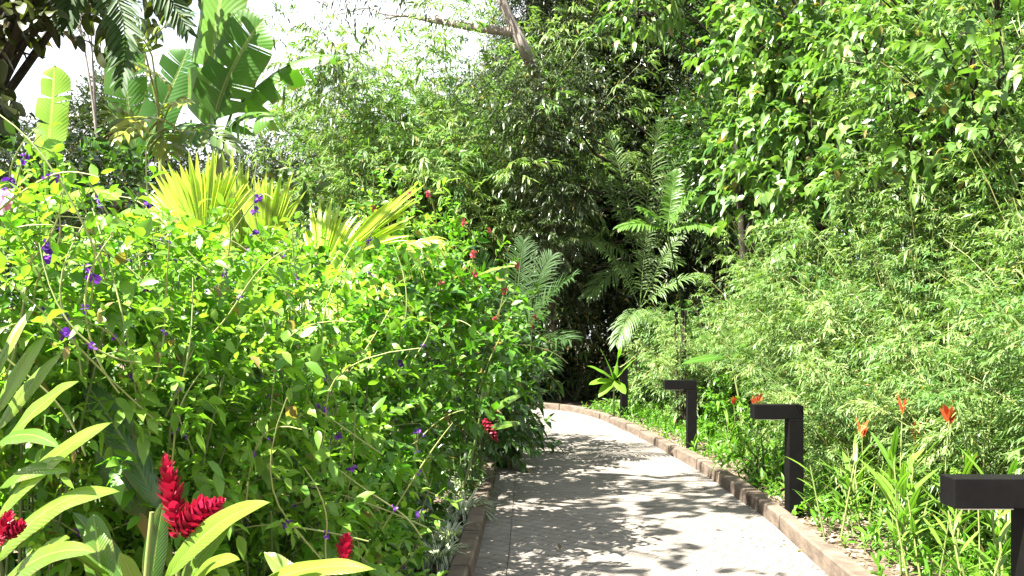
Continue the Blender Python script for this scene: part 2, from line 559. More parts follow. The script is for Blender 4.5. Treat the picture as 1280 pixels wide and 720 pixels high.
sun.energy = 5.0
sun.angle = math.radians(.5)
sun.color = (1, .955, .87)
so = bpy.data.objects.new('sun', sun)
COL.objects.link(so)
so.rotation_euler = sdir.to_track_quat('Z', 'Y').to_euler()
so.location = (-10, 0, 20)
cam = bpy.data.cameras.new('camera')
cam.sensor_width = 36
cam.lens = F / 1280 * 36
cam.shift_y = (CY - 360) / 1280
cam.clip_end = 1000
cam.clip_start = .05
co = bpy.data.objects.new('camera', cam)
COL.objects.link(co)
co.location = (0, 0, CH)
co.rotation_euler = (math.radians(90), 0, 0)
scene.camera = co
vs = scene.view_settings
scene.display_settings.display_device = 'sRGB'
vs.view_transform = 'Standard'
vs.look = 'None'
vs.gamma = 1
vs.use_curve_mapping = False
vs.exposure = 2.9
cy = scene.cycles
cy.max_bounces = 6
cy.diffuse_bounces = 4
cy.glossy_bounces = 2
cy.transmission_bounces = 3
cy.use_denoising = True
try:
    cy.denoiser = 'OPENIMAGEDENOISE'
except Exception:
    pass
cy.sample_clamp_indirect = 4.0
scene.render.use_persistent_data = False

# ------------------------------------------------------------------ the setting: ground, path, kerbs
LB = np.array([(-.45, -6), (-.40, 0), (-.33, 3), (-.235, 5.3), (-.20, 7), (-.17, 9), (-.20, 11), (-.40, 12.8), (-1.0, 14.2), (-2.2, 15.1), (-4.5, 15.9), (-9, 16.8)])
RB = np.array([(1.55, -6), (1.72, 0), (1.80, 3), (1.90, 5.3), (2.00, 7), (2.0, 9), (1.90, 11), (1.72, 13.4), (1.42, 15.7), (.75, 17.2), (-.9, 18.0), (-7, 19.4)])


def spline(p, n):
    t = np.linspace(0, len(p) - 1, n)
    i = np.clip(t.astype(int), 0, len(p) - 2)
    f = (t - i)[:, None]
    g = lambda k: p[np.clip(k, 0, len(p) - 1)]
    a, b, c, d = g(i - 1), g(i), g(i + 1), g(i + 2)
    return .5 * (2 * b + (c - a) * f + (2 * a - 5 * b + 4 * c - d) * f ** 2 + (3 * b - a - 3 * c + d) * f ** 3)


NL = 221
LS, RS = spline(LB, NL), spline(RB, NL)
rg = R(1)
g = MB()
xs = np.concatenate([np.linspace(-300, -14, 12), np.linspace(-12, 12, 97), np.linspace(14, 300, 12)])
ys = np.concatenate([np.linspace(-300, -8, 10), np.linspace(-6, 40, 150), np.linspace(45, 400, 14)])
X, Y = np.meshgrid(xs, ys)
away = np.clip(np.maximum(X - 2.35, -.75 - X) / 1.5, 0, 1)
away = np.where(Y > 14, np.clip((np.abs(X - .6) - 1.6) / 2, 0, 1) * (Y < 20) + (Y >= 20) * 1.0, away)
H = -.004 + away * (.05 * np.sin(X * 1.9 + np.cos(Y * 1.3)) + .05 * np.cos(Y * 2.3 + X) + .02)
H = np.where(away < .02, -.004, H)
nx = len(xs)
i = (np.arange(len(ys) - 1)[:, None] * nx + np.arange(nx - 1)[None]).ravel()
q = np.stack([i, i + 1, i + nx + 1, i + nx], -1)
g.add(np.stack([X, Y, H], -1), q, np.full(len(q), 4))
tag(g.build('ground', M['soil']), kind='structure')


def sheet(mb, A, B, z, mat=0):
    n = len(A)
    v = np.zeros((n, 2, 3))
    v[:, 0, :2] = A
    v[:, 1, :2] = B
    v[..., 2] = z
    i = np.arange(n - 1) * 2
    mb.add(v, np.stack([i, i + 1, i + 3, i + 2], -1), np.full(n - 1, 4), None, mat)


pb = MB()
sheet(pb, LS, RS, .002)
tag(pb.build('path_bed', M['joint'], smooth=False), kind='structure')
pm = MB()
cuts = [0, 22, 44, 58, 74, 84.6, 104, 118, 133, 150, 170, 195, 220]


def at(S, t):
    return np.stack([np.interp(t, np.arange(NL), S[:, k]) for k in (0, 1)], -1)


# cross joint seen at about 7.4 m; border joint runs a hand's width inside the left edge
jy = [3.9, 7.42, 10.9, 14.6]
idx = [0] + [float(np.interp(y, .5 * (LS[:, 1] + RS[:, 1]), np.arange(NL))) for y in jy] + [NL - 1.0]
for a, b in zip(idx[:-1], idx[1:]):
    t = np.linspace(a + .08, b - .08, 40)
    Lp, Rp = at(LS, t), at(RS, t)
    wd = np.linalg.norm(Rp - Lp, axis=1)[:, None]
    dr = (Rp - Lp) / wd
    e = .2
    for s0, s1 in ((np.zeros_like(wd), np.full_like(wd, e - .003)), (np.full_like(wd, e + .003), wd)):
        A, B = Lp + dr * s0, Lp + dr * s1
        n = len(t)
        v = np.zeros((n, 4, 3))
        v[:, 0, :2] = A
        v[:, 1, :2] = A
        v[:, 2, :2] = B
        v[:, 3, :2] = B
        v[:, 0, 2] = v[:, 3, 2] = .003
        v[:, 1, 2] = v[:, 2, 2] = .012
        i = np.arange(n - 1)[:, None] * 4 + np.arange(3)[None]
        q = np.stack([i, i + 1, i + 5, i + 4], -1).reshape(-1, 4)
        pm.add(v, q[:, ::-1], np.full(len(q), 4))
        for r in (0, n - 1):
            pm.add(v[r], [0, 1, 2, 3], [4])
tag(pm.build('path', M['path'], smooth=False), kind='structure')


def kerb(name, S, side, seed, y_to):
    """kerb of short timber lengths laid end to end; side=+1 lies to the right of S"""
    rr = R(seed)
    mb = MB()
    seg = np.linalg.norm(np.diff(S, axis=0), axis=1)
    cum = np.concatenate([[0], np.cumsum(seg)])
    s = 0.0
    while s < cum[-1] - .3:
        ln = rr.uniform(.85, 1.1)
        t = np.linspace(s + .008, min(s + ln - .008, cum[-1]), 5)
        p = np.stack([np.interp(t, cum, S[:, k]) for k in (0, 1)], -1)
        tg = norm(np.gradient(p, axis=0))
        nn = np.stack([tg[:, 1], -tg[:, 0]], -1) * side
        w0, w1 = rr.normal(0, .007), .125 + rr.normal(0, .005)
        h = .125 + rr.normal(0, .007)
        pr = [(w0, -.05), (w0 + .004, h - .012), (w0 + .016, h), (w1 - .014, h - .002), (w1, h - .014), (w1, -.05)]
        v = np.zeros((5, 6, 3))
        for k, (o, z) in enumerate(pr):
            v[:, k, :2] = p + nn * o
            v[:, k, 2] = z
        i = np.arange(4)[:, None] * 6 + np.arange(5)[None]
        q = np.stack([i, i + 1, i + 7, i + 6], -1).reshape(-1, 4)
        mb.add(v, q[:, ::-1] if side > 0 else q, np.full(len(q), 4))
        mb.add(v[0], np.arange(6), [6])
        mb.add(v[-1], np.arange(6)[::-1], [6])
        s += ln
    return tag(mb.build(name, M['kerb'], smooth=False), kind='structure')


kerb('kerb_right', RS, 1, 3, 20)
kerb('kerb_left', LS, -1, 4, 20)

# dry mulch and leaf litter on the beds, one uncountable layer
rg = R(5)
lm = MB()
n = 5200
yy = rg.uniform(2.5, 16, n)
xr = np.interp(yy, RS[:150, 1], RS[:150, 0]) + .14 + rg.exponential(.45, n)
P = np.stack([xr, yy, rg.uniform(.004, .03, n)], -1)
D = rg.normal(0, 1, (n, 3)) * [1, 1, .2]
scatter(lm, T_SMALL, P, D, Z + rg.normal(0, .35, (n, 3)), rg.uniform(.03, .09, n), rg.uniform(.01, .035, n), 0, rg.uniform(0, 1, n))
n = 1500
yy = rg.uniform(3, 13, n)
xl = np.interp(yy, LS[:150, 1], LS[:150, 0]) - .14 - rg.exponential(.35, n)
P = np.stack([xl, yy, rg.uniform(.004, .03, n)], -1)
scatter(lm, T_SMALL, P, rg.normal(0, 1, (n, 3)) * [1, 1, .2], Z + rg.normal(0, .35, (n, 3)), rg.uniform(.03, .09, n), rg.uniform(.01, .035, n), 0, rg.uniform(0, .7, n))
n = 800
yy = rg.uniform(3.4, 16, n)
side = rg.integers(0, 2, n)
lx, rx_ = np.interp(yy, LS[:150, 1], LS[:150, 0]), np.interp(yy, RS[:150, 1], RS[:150, 0])
off = .02 + np.where(rg.uniform(0, 1, n) < .8, rg.exponential(.14, n), rg.uniform(0, 1.9, n))
P = np.stack([np.where(side == 0, lx + off, rx_ - off), yy, np.full(n, .016)], -1)
scatter(lm, T_SMALL, P, rg.normal(0, 1, (n, 3)) * [1, 1, .08], Z + rg.normal(0, .2, (n, 3)), rg.uniform(.015, .05, n), rg.uniform(.006, .02, n), 0, rg.uniform(0, .8, n))
tag(lm.build('leaf_litter', M['litter']), kind='stuff')

gm = MB()
n = 1700
yy = rg.uniform(3.2, 17, n)
xr = np.interp(yy, RS[:175, 1], RS[:175, 0]) + .22 + rg.uniform(0, 1.1, n) ** .8
keep = rg.uniform(0, 1, n) < np.clip(.25 + (xr - np.interp(yy, RS[:175, 1], RS[:175, 0])) * .8, 0, 1)
P = np.stack([xr, yy, np.full(n, .01)], -1)[keep]
D = rg.normal(0, 1, (len(P), 3)) * [.6, .6, .2] + Z
sprays(gm, T_LANCE, P, D, rg.uniform(.08, .34, len(P)), 7, .8, (.07, .18), .17, rg, (.1, .8), False, (0, 1), 0, .4, gm, .005)
tag(gm.build('undergrowth', M['porter_deep']), kind='stuff')

# few fallen leaves lying on the paving and against the kerb
for (px, py, yel, lab) in [(1000, 690, 1, 'small yellow fallen leaf against the right kerb in the foreground'),
                           (893, 665, 0, 'small brown fallen leaf lying near the middle of the paved path'),
                           (770, 600, 0, 'tiny dry fallen leaf on the sunlit path beyond the cross joint'),
                           (700, 690, 0, 'dry curled fallen leaf on the path close to the left kerb')]:
    d = CH * F / (py - CY)
    c = W(px, py, d)
    c[2] = .016
    fb = MB()
    r_ = R(px)
    scatter(fb, T_MED, c[None], np.array([[r_.normal(), r_.normal(), .1]]), Z[None] + r_.normal(0, .2, (1, 3)), .07, .032, .05, [.6], .15, r_)
    tag(fb.build('fallen_leaf', M['litter_yellow' if yel else 'litter']), lab, 'leaf', 'fallen leaves on the path')

# ------------------------------------------------------------------ bollard lamps
HB, SB, AL = .90, .118, .40


def bollard():
    t = thing('bollard_lamp', '-', 'lamp post', (0, 0, 0), 'black bollard lamps along the right kerb')
    mb = MB()
    box(mb, AL - SB, AL, -SB / 2, SB / 2, 0, HB - SB)
    mb.build('post', M['black'], t, False, .004)
    mb = MB()
    box(mb, 0, AL, -SB / 2, SB / 2, HB - SB + .0015, HB)
    arm = mb.build('arm', M['black'], t, False, .004)
    mb = MB()
    box(mb, .03, .24, -.04, .04, HB - SB - .006, HB - SB + .0005)
    mb.build('lens', M['lens'], arm, False, .002)
    mb = MB()
    box(mb, AL - SB - .035, AL + .035, -SB / 2 - .035, SB / 2 + .035, -.03, .012)
    pl = mb.build('base_plate', M['black'], t, False, .003)
    for sx in (-1, 1):
        for sy in (-1, 1):
            bb = MB()
            tube(bb, [(AL - SB / 2 + sx * .077, sy * .077, .010), (AL - SB / 2 + sx * .077, sy * .077, .022)], .009, 6)
            bb.build('bolt', M['steel'], pl, False)
    return t


b0 = bollard()
for i, (xl, d, lab) in enumerate([(1.705, 3.45, 'nearest black bollard lamp, cut by the picture edge, bracket arm over the bed'),
                                  (1.937, 7.10, 'black bollard lamp standing whole behind the kerb, second from the camera'),
                                  (1.900, 11.0, 'black bollard lamp in front of the broad leaved bush, third from the camera'),
                                  (1.610, 15.3, 'farthest black bollard lamp, half lost in the plants where the path bends')]):
    o = b0 if i == 0 else copy_tree(b0)
    o.location = (xl, d, 0.0)
    o.rotation_euler = (0, 0, (0, .03, -.02, .1)[i])
    o['label'] = lab

# ------------------------------------------------------------------ bamboo


def bamboo_proto(name, h, rad, nc, nt_, seed, mat, L=(.05, .092), t0=.06):
    rg = R(seed)
    t = thing(name, '-', 'bamboo', (0, 0, 0))
    cm, fm = MB(), MB()
    P, D, TB = [], [], []
    for i in range(nc):
        a = rg.uniform(0, 6.28)
        b = np.array([np.cos(a), np.sin(a), 0]) * rg.uniform(0, .3) * rad
        a2 = a + rg.normal(0, .5)
        out = np.array([np.cos(a2), np.sin(a2), 0])
        hh = h * rg.uniform(.55, 1.05)
        ln = rad * rg.uniform(.3, 1.15)
        tt = np.linspace(0, 1, 10)[:, None]
        pts = b + Z * hh * (tt - .16 * tt ** 3 * (ln / rad)) + out * ln * tt ** 2
        tube(cm, pts, [.009, .002], 5, rg.uniform(.2, .8))
        k = int(nt_ * hh / h)
        nodes = rg.uniform(t0, 1, max(4, int(3.7 * hh)))
        off = rg.normal(0, .16, (len(nodes), 3)) * [1, 1, .4] * rad
        w_ = rg.integers(0, len(nodes), k)
        TB.append(np.clip(rg.beta(1.2, 1.2, len(nodes))[w_] + rg.normal(0, .12, k), 0, 1))
        u = np.clip(nodes[w_] + rg.normal(0, .035, k), 0.02, 1)
        pp = off[w_] + np.stack([np.interp(u, tt[:, 0], pts[:, j]) for j in range(3)], -1)
        dd = rg.normal(0, 1, (k, 3)) * [1, 1, .35] + out * .5 + Z * .2
        P.append(pp + norm(dd) * rg.uniform(0, .13, (k, 1)) * rad)
        D.append(dd)
    P, D = np.concatenate(P), np.concatenate(D)
    P[:, 2] = np.maximum(P[:, 2], .06)
    sprays(fm, T_SMALL, P, D, rg.uniform(.08, .22, len(P)), 11, .8, L, .19, rg, (.1, .8), True, (0, 1), 0, .5, cm, .003, .35, 0, np.concatenate(TB))
    cm.build('culms', M['cane'], t)
    fm.build('foliage', mat, t)
    return t


BP = [bamboo_proto('bamboo_clump', 2.3, .85, 32, 72, 11, M['bamboo']),
      bamboo_proto('bamboo_clump', 3.1, .95, 36, 84, 12, M['bamboo_pale']),
      bamboo_proto('bamboo_clump', 4.2, 1.15, 40, 104, 13, M['bamboo'], (.05, .092)),
      bamboo_proto('bamboo_clump', 1.5, .75, 28, 62, 14, M['bamboo_pale'], (.05, .088)),
      bamboo_proto('bamboo_clump', 4.0, 1.5, 46, 130, 15, M['bamboo_pale'], (.07, .12), .2)]
HG = 'feathery bamboo clumps forming the right hedge'
TG = 'tall bamboo behind the right hedge'
MG = 'arching bamboo beyond the left bed'
spots = [  # proto, x, y, rot, scale, label, group
    (0, 3.45, 4.9, 0.3, 1.0, 'feathery bamboo clump at the picture edge behind the nearest bollard lamp', HG),
    (3, 3.15, 5.9, 1.1, 1.0, 'low bamboo tuft behind the orange flowers beside the nearest bollard', HG),
    (1, 3.95, 5.9, 2.0, .95, 'pale dense bamboo clump rising right of the orange parrot flowers', HG),
    (0, 3.45, 6.8, 2.9, 1.05, 'light green bamboo clump directly above the orange parrot flowers', HG),
    (3, 3.0, 7.5, 3.7, 1.0, 'low bamboo tuft just right of the second bollard post', HG),
    (1, 3.65, 7.9, 4.4, 1.0, 'tall pale bamboo clump behind the second bollard lamp', HG),
    (0, 3.4, 8.9, 5.2, 1.05, 'bamboo clump between the second and third bollard lamps', HG),
    (1, 3.45, 9.9, .8, 1.05, 'pale bamboo clump with drooping tips above the third bollard arm', HG),
    (0, 3.65, 11.2, 1.7, 1.1, 'shaded bamboo clump right beside the third bollard lamp', HG),
    (1, 3.8, 12.4, 2.6, 1.05, 'bamboo clump over the narrow bright leaf beyond the third bollard', HG),
    (0, 3.25, 13.4, 3.5, 1.0, 'rounded bamboo clump closing the hedge toward the dark palms', HG),
    (3, 2.95, 13.6, 4.1, 1.15, 'low bright bamboo tuft between third and farthest bollards', HG),
    (0, 3.35, 15.6, 4.9, 1.0, 'far bamboo clump behind the farthest bollard lamp', HG),
    (2, 4.7, 6.6, .4, 1.2, 'tall bamboo at the right edge, top cut by the picture frame', TG),
    (2, 5.2, 8.2, 1.9, 1.5, 'tall feathery bamboo filling the upper right corner', TG),
    (2, 4.4, 8.9, 2.7, 1.15, 'tall bamboo between the climber tree and the right corner', TG),
    (2, 6.6, 10.2, 3.9, 1.35, 'tallest bamboo at the back of the upper right corner', TG),
    (2, 4.5, 10.6, 4.8, .9, 'mid height bamboo below the broad leaved climber', TG),
    (2, 4.2, 12.6, 5.6, .9, 'mid height bamboo under the left end of the climber', TG),
    (4, -2.5, 20.0, .2, 1.85, 'bright arching bamboo beside the sky gap, nearest of its group', MG),
    (4, -4.2, 21.5, 1.3, 1.3, 'bright bamboo leaning into the white sky gap', MG),
    (4, -1.2, 19.8, 2.2, 2.3, 'bamboo next to the dark tree below the bare grey limb', MG),
    (4, -1.5, 21.4, 3.3, 2.45, 'rear bamboo rising behind the other arching bamboo', MG),
    (1, -2.0, 19.4, 4.0, 2.1, 'bright bamboo in front of the arching group, above the red flowered bush', MG),
    (4, -.3, 20.6, 5.0, 1.8, 'arching bamboo nearest the dark palms', MG),
    (1, -3.4, 19.6, 5.7, 1.5, 'bright arching bamboo just right of the golden palm tips', MG),
]
used = set()
for (k, x, y, rz, sc, lab, gr) in spots:
    o = BP[k] if k not in used else copy_tree(BP[k])
    used.add(k)
    o.location = (x, y, -.02)
    o.rotation_euler = (0, 0, rz)
    o.scale = (sc, sc, sc)
    tag(o, lab, 'bamboo', gr)

# ------------------------------------------------------------------ trees: trunk, limbs to each leaf mass, crown


def tree(name, label, base, top, r0, clumps, seed, leaf, bark, T=T_SMALL, tw=300, k=7, L=(.08, .13), ratio=.32, tl=(.2, .4), ang=.8, droop=(0, .4),
         group=None, lo=.35, flat=True, tint=(0, 1), cat='tree', njit=.55, up=.25, fork=.35, wave=0.0):
    rg = R(seed)
    base, top = np.asarray(base, float), np.asarray(top, float)
    t = thing(name, label, cat, base, group)
    tm, cm = MB(), MB()
    mid = (base + top) / 2 + rg.normal(0, .05, 3) * np.linalg.norm(top - base) * [1, 1, 0]
    sp = bez(base, mid, top, 16)
    tube(tm, sp, [r0, r0 * .75, r0 * .35], 9, .5)
    limb = MB()
    for (c, rr) in clumps:
        c = np.asarray(c, float)
        zz = np.clip(c[2] - np.linalg.norm((c - top)[:2]) * .6 - rr, base[2] + fork * (top[2] - base[2]), top[2])
        f = np.clip((zz - base[2]) / max(.1, top[2] - base[2]), 0, 1)
        st = sp[int(round(f * 15))]
        md = (st + c) / 2 + Z * .1 * np.linalg.norm(c - st) + rg.normal(0, .08, 3) * np.linalg.norm(c - st)
        tube(limb, bez(st, md, c, 9), [r0 * .3, .012], 6, .5)
        for _ in range(3):
            e = c + norm(rg.normal(0, 1, 3)) * rr * .8
            tube(limb, bez(c - (c - st) * .15, (c + e) / 2 + rg.normal(0, .06, 3), e, 5), [.014, .005], 4, .5)
        n = int(tw * rr * rr / .64)
        r3 = np.array([rr, rr, rr * .75]) * rg.uniform(.8, 1.15, 3)
        P, dd = shell_points(c, r3, n, rg, lo)
        P = P + rg.normal(0, .12 * rr, (n, 3))
        D = dd + rg.normal(0, .5, (n, 3)) + Z * up
        sprays(cm, T, P, D, rg.uniform(tl[0], tl[1], n), k, ang, L, ratio, rg, droop, flat, tint, wave, njit, limb, .006)
    tm.build('trunk', bark, t)
    if limb.n:
        limb.build('limbs', bark, t)
    cm.build('crown', leaf, t)
    return t


def fill(x0, x1, y0, y1, d0, d1, r, seed, n, mask=None):
    """leaf-mass centres spread over a part of the view between distances d0 (at x0) and d1 (at x1)"""
    rg = R(seed)
    out = []
    pts = []
    tries = 0
    while len(out) < n and tries < 4000:
        tries += 1
        px, py = rg.uniform(x0, x1), rg.uniform(y0, y1)
        if mask and not mask(px, py):
            continue
        d = d0 + (d1 - d0) * (px - x0) / (x1 - x0) + rg.uniform(-1, 1) * r * 1.3
        c = W(px, py, d)
        if c[2] < r * .5:
            continue
        if any(np.linalg.norm(c - p) < r * .75 for p in pts):
            continue
        pts.append(c)
        out.append((c, r * rg.uniform(.75, 1.2)))
    return out


BG = 'dark trees behind the bend of the path'
dm = lambda px, py: px > 560 + max(0, (120 - py)) * .1
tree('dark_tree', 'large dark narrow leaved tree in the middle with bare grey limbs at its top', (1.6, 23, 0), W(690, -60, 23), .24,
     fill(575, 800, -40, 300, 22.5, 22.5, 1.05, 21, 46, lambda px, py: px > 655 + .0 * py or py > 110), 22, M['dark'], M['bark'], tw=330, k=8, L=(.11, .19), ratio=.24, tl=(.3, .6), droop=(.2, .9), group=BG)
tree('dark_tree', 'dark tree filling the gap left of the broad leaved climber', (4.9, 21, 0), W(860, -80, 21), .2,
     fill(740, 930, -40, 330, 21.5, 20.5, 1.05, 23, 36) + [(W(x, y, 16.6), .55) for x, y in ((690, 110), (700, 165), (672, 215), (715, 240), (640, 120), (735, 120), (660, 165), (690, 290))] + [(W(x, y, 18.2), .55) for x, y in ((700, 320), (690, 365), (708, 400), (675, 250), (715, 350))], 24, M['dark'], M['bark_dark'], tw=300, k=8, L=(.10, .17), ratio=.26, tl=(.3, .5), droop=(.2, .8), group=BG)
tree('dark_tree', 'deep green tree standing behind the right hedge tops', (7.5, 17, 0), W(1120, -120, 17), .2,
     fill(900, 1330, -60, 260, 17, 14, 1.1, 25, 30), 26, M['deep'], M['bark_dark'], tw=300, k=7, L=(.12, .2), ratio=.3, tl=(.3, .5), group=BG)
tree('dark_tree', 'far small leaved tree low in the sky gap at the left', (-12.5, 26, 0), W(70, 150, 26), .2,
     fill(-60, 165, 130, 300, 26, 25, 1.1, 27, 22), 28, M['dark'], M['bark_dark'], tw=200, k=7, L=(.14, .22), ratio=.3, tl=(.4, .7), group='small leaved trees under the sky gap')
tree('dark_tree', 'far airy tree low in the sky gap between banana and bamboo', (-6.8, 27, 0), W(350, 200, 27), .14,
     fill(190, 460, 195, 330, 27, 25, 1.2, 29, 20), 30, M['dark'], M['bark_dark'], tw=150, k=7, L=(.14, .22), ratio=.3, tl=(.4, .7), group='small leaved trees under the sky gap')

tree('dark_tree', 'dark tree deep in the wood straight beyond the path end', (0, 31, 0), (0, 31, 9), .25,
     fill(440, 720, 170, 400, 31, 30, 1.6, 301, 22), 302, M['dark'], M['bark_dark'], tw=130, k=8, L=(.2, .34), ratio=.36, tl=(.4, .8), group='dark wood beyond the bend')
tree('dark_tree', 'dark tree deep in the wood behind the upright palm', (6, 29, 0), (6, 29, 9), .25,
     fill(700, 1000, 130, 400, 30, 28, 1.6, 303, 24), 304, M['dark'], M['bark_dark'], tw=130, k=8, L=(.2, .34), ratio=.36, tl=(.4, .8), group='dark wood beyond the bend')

# grey forked limb of the middle tree, and the thin twigs reaching over the sky
t = thing('bare_limb_tree', 'grey forked bare limb reaching left across the sky over the bamboo', 'tree', W(668, 440, 19))
tm = MB()
d = 17.0
trunk = np.array([W(690, 430, 19.4), W(690, 250, 19), W(672, 110, 18), W(659, 70, d), W(640, 30, d), W(624, -10, d), W(610, -60, d)])
tube(tm, spline(trunk, 24), [.17, .16, .13, .12, .10, .09, .08], 9)
tm.build('trunk', M['bark'], t)
for pts, r in (([(641, 40), (600, 36), (558, 28), (540, 26), (505, 20), (478, 24)], [.10, .08, .06, .03, .012]),
               ([(549, 27), (541, 10), (533, -10), (528, -50)], [.05, .04, .03, .02]),
               ([(505, 20), (480, 18), (462, 10), (440, 14), (415, 20)], [.02, .015, .008]),
               ([(470, 14), (455, -8), (430, -20)], [.015, .008])):
    lb = MB()
    P = spline(np.array([W(x, y, d + .3 * i) for i, (x, y) in enumerate(pts)]), 16)
    tube(lb, P, r, 7)
    lb.build('limb', M['bark'], t)
tw = MB()
rg = R(31)
cm = MB()
for (x0, x1, y0, y1, n) in ((330, 480, -30, 45, 60), (450, 600, -40, 15, 45), (345, 420, 90, 150, 14), (395, 450, 60, 130, 50)):
    P = np.array([W(rg.uniform(x0, x1), rg.uniform(y0, y1), d + rg.uniform(-.6, 1)) for _ in range(n)])
    D = rg.normal(0, 1, (n, 3)) * [1, .6, .5] - Z * .3
    sprays(cm, T_SMALL, P, D, rg.uniform(.3, .7, n), 8, .7, (.10, .17), .22, rg, (.2, .9), True, (0, 1), 0, .5, cm, .012)
cm.build('crown', M['dark'], t)

# climber-covered trees on the right
CG = 'climber covered trees above the right hedge'
tree('climber_tree', 'broad leaved climber on a tree at the left end of the right bank', (3.6, 13.2, 0), W(900, -60, 13), .07,
     fill(912, 990, -30, 235, 12.6, 11.4, .42, 33, 20), 34, M['vine'], M['bark_dark'], T=T_HEART, tw=78, k=6, L=(.13, .22), ratio=.62, tl=(.3, .55), ang=1.0, droop=(.2, 1.0), group=CG, njit=.6, lo=.4)
tree('climber_tree', 'broad leaved climber with glossy heart leaves near the top centre right', (4.2, 11.2, 0), W(1030, -60, 11), .07,
     fill(960, 1100, -40, 285, 11.2, 10, .45, 35, 26), 36, M['vine'], M['bark_dark'], T=T_HEART, tw=74, k=6, L=(.11, .19), ratio=.6, tl=(.25, .5), ang=1.0, droop=(.2, 1.0), group=CG, njit=.6, lo=.4)
tree('climber_tree', 'smaller leaved climber mixed with bamboo toward the right edge', (5.4, 9.6, 0), W(1180, -60, 9.4), .12,
     fill(1070, 1300, -20, 250, 8.6, 6.6, .36, 37, 18), 38, M['vine'], M['bark_dark'], T=T_MED, tw=90, k=7, L=(.10, .17), ratio=.5, tl=(.2, .4), ang=.9, droop=(.1, .8), group=CG, njit=.6, lo=.4)
tree('climber_tree', 'bright lime leaved branches hanging in at the top right of centre', (6.2, 15, 0), W(860, -120, 15), .06,
     fill(775, 870, -45, 15, 14.6, 14, .33, 39, 6), 40, M['vine'], M['bark_dark'], T=T_MED, tw=70, k=7, L=(.14, .22), ratio=.5, tl=(.3, .6), ang=.9, droop=(.2, .9), group=CG)

# large round-leaved tree overhanging the upper left
oc = [(W(px, py, d), r) for px, py, d, r in ((-40, 15, 7.6, .5), (20, -5, 7.4, .45), (62, 5, 7.8, .4), (25, 40, 7.8, .35), (-20, 70, 7.7, .4), (105, -40, 8.2, .45), (160, -50, 8.6, .5), (215, -60, 9, .5))]
oc += [((-3.3, 5.6, 5.8), .5), ((-2.5, 6.0, 6.3), .5), ((-3.5, 6.5, 6.4), .5), ((-2.9, 6.9, 5.9), .45), ((-2.4, 5.1, 5.8), .35), ((-1.9, 6.6, 6.3), .5), ((-2.5, 3.8, 5.9), .25), ((-3.0, 3.3, 6.1), .25), ((-1.6, 6.0, 6.2), .45), ((-1.2, 6.7, 6.4), .42), ((-2.0, 5.4, 6.3), .35)]
tree('round_leaf_tree', 'dark tree with large round brownish leaves overhanging the upper left corner', (-5.6, 8.6, 0), (-4.6, 8.4, 6.4), .14, oc, 42, M['black_leaf'],
     M['bark_dark'], T=T_ROUND, tw=48, k=7, L=(.11, .20), ratio=.68, tl=(.3, .5), ang=1.1, droop=(.3, 1.0), njit=.7, lo=.3, wave=.1)

# ------------------------------------------------------------------ dark understorey behind the bend


def shrub(name, label, base, masses, seed, leaf, T=T_MED, tw=120, k=8, L=(.08, .14), ratio=.42, tl=(.2, .4), ang=.9, droop=(.1, .7), group=None, flat=False,
          tint=(0, 1), njit=.45, stem='twig', up=.35, lo=.35, cat='shrub', stw=.006, wave=0.0, stalk=.012):
    rg = R(seed)
    base = np.asarray(base, float)
    t = thing(name, label, cat, base, group)
    sm, fm = MB(), MB()
    for (c, r3) in masses:
        c = np.asarray(c, float)
        r3 = np.broadcast_to(np.asarray(r3, float), (3,))
        for _ in range(5):
            e = c + norm(rg.normal(0, 1, 3)) * r3 * .7
            b = base + rg.normal(0, .07 if stalk > .0055 else .012, 3) * [1, 1, 0]
            tube(sm, bez(b, (b * .55 + e * .45) + Z * .1 * (e[2] - b[2]), e, 9), [stalk, .004], 5, rg.uniform(.2, .8))
        n = int(tw * (r3[0] * r3[2] + r3[1] * r3[2] + r3[0] * r3[1]) / 3 / .25)
        P, dd = shell_points(c, r3, n, rg, lo)
        P = P + rg.normal(0, .10, (n, 3)) * r3
        P[:, 2] = np.maximum(P[:, 2], .05)
        D = dd + rg.normal(0, .45, (n, 3)) + Z * up
        sprays(fm, T, P, D, rg.uniform(tl[0], tl[1], n), k, ang, L, ratio, rg, droop, flat, tint, wave, njit, sm, stw)
    sm.build('stems', M[stem], t)
    fm.build('foliage', leaf, t)
    return t


UG = 'dark shrubs behind the bend of the path'
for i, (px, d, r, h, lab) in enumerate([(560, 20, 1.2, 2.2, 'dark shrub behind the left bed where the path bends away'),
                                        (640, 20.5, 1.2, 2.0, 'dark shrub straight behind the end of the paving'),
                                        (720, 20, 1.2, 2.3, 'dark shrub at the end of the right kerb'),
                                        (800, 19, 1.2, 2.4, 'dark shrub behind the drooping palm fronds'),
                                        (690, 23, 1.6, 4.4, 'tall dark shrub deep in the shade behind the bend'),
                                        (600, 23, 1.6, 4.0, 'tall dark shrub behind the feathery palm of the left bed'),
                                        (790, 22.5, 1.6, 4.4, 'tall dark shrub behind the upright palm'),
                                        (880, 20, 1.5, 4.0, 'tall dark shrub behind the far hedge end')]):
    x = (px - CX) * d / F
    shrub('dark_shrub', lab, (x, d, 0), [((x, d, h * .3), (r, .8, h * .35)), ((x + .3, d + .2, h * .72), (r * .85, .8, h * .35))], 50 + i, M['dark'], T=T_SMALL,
          tw=70, k=8, L=(.14, .24), ratio=.34, tl=(.3, .6), group=UG, stem='cane')
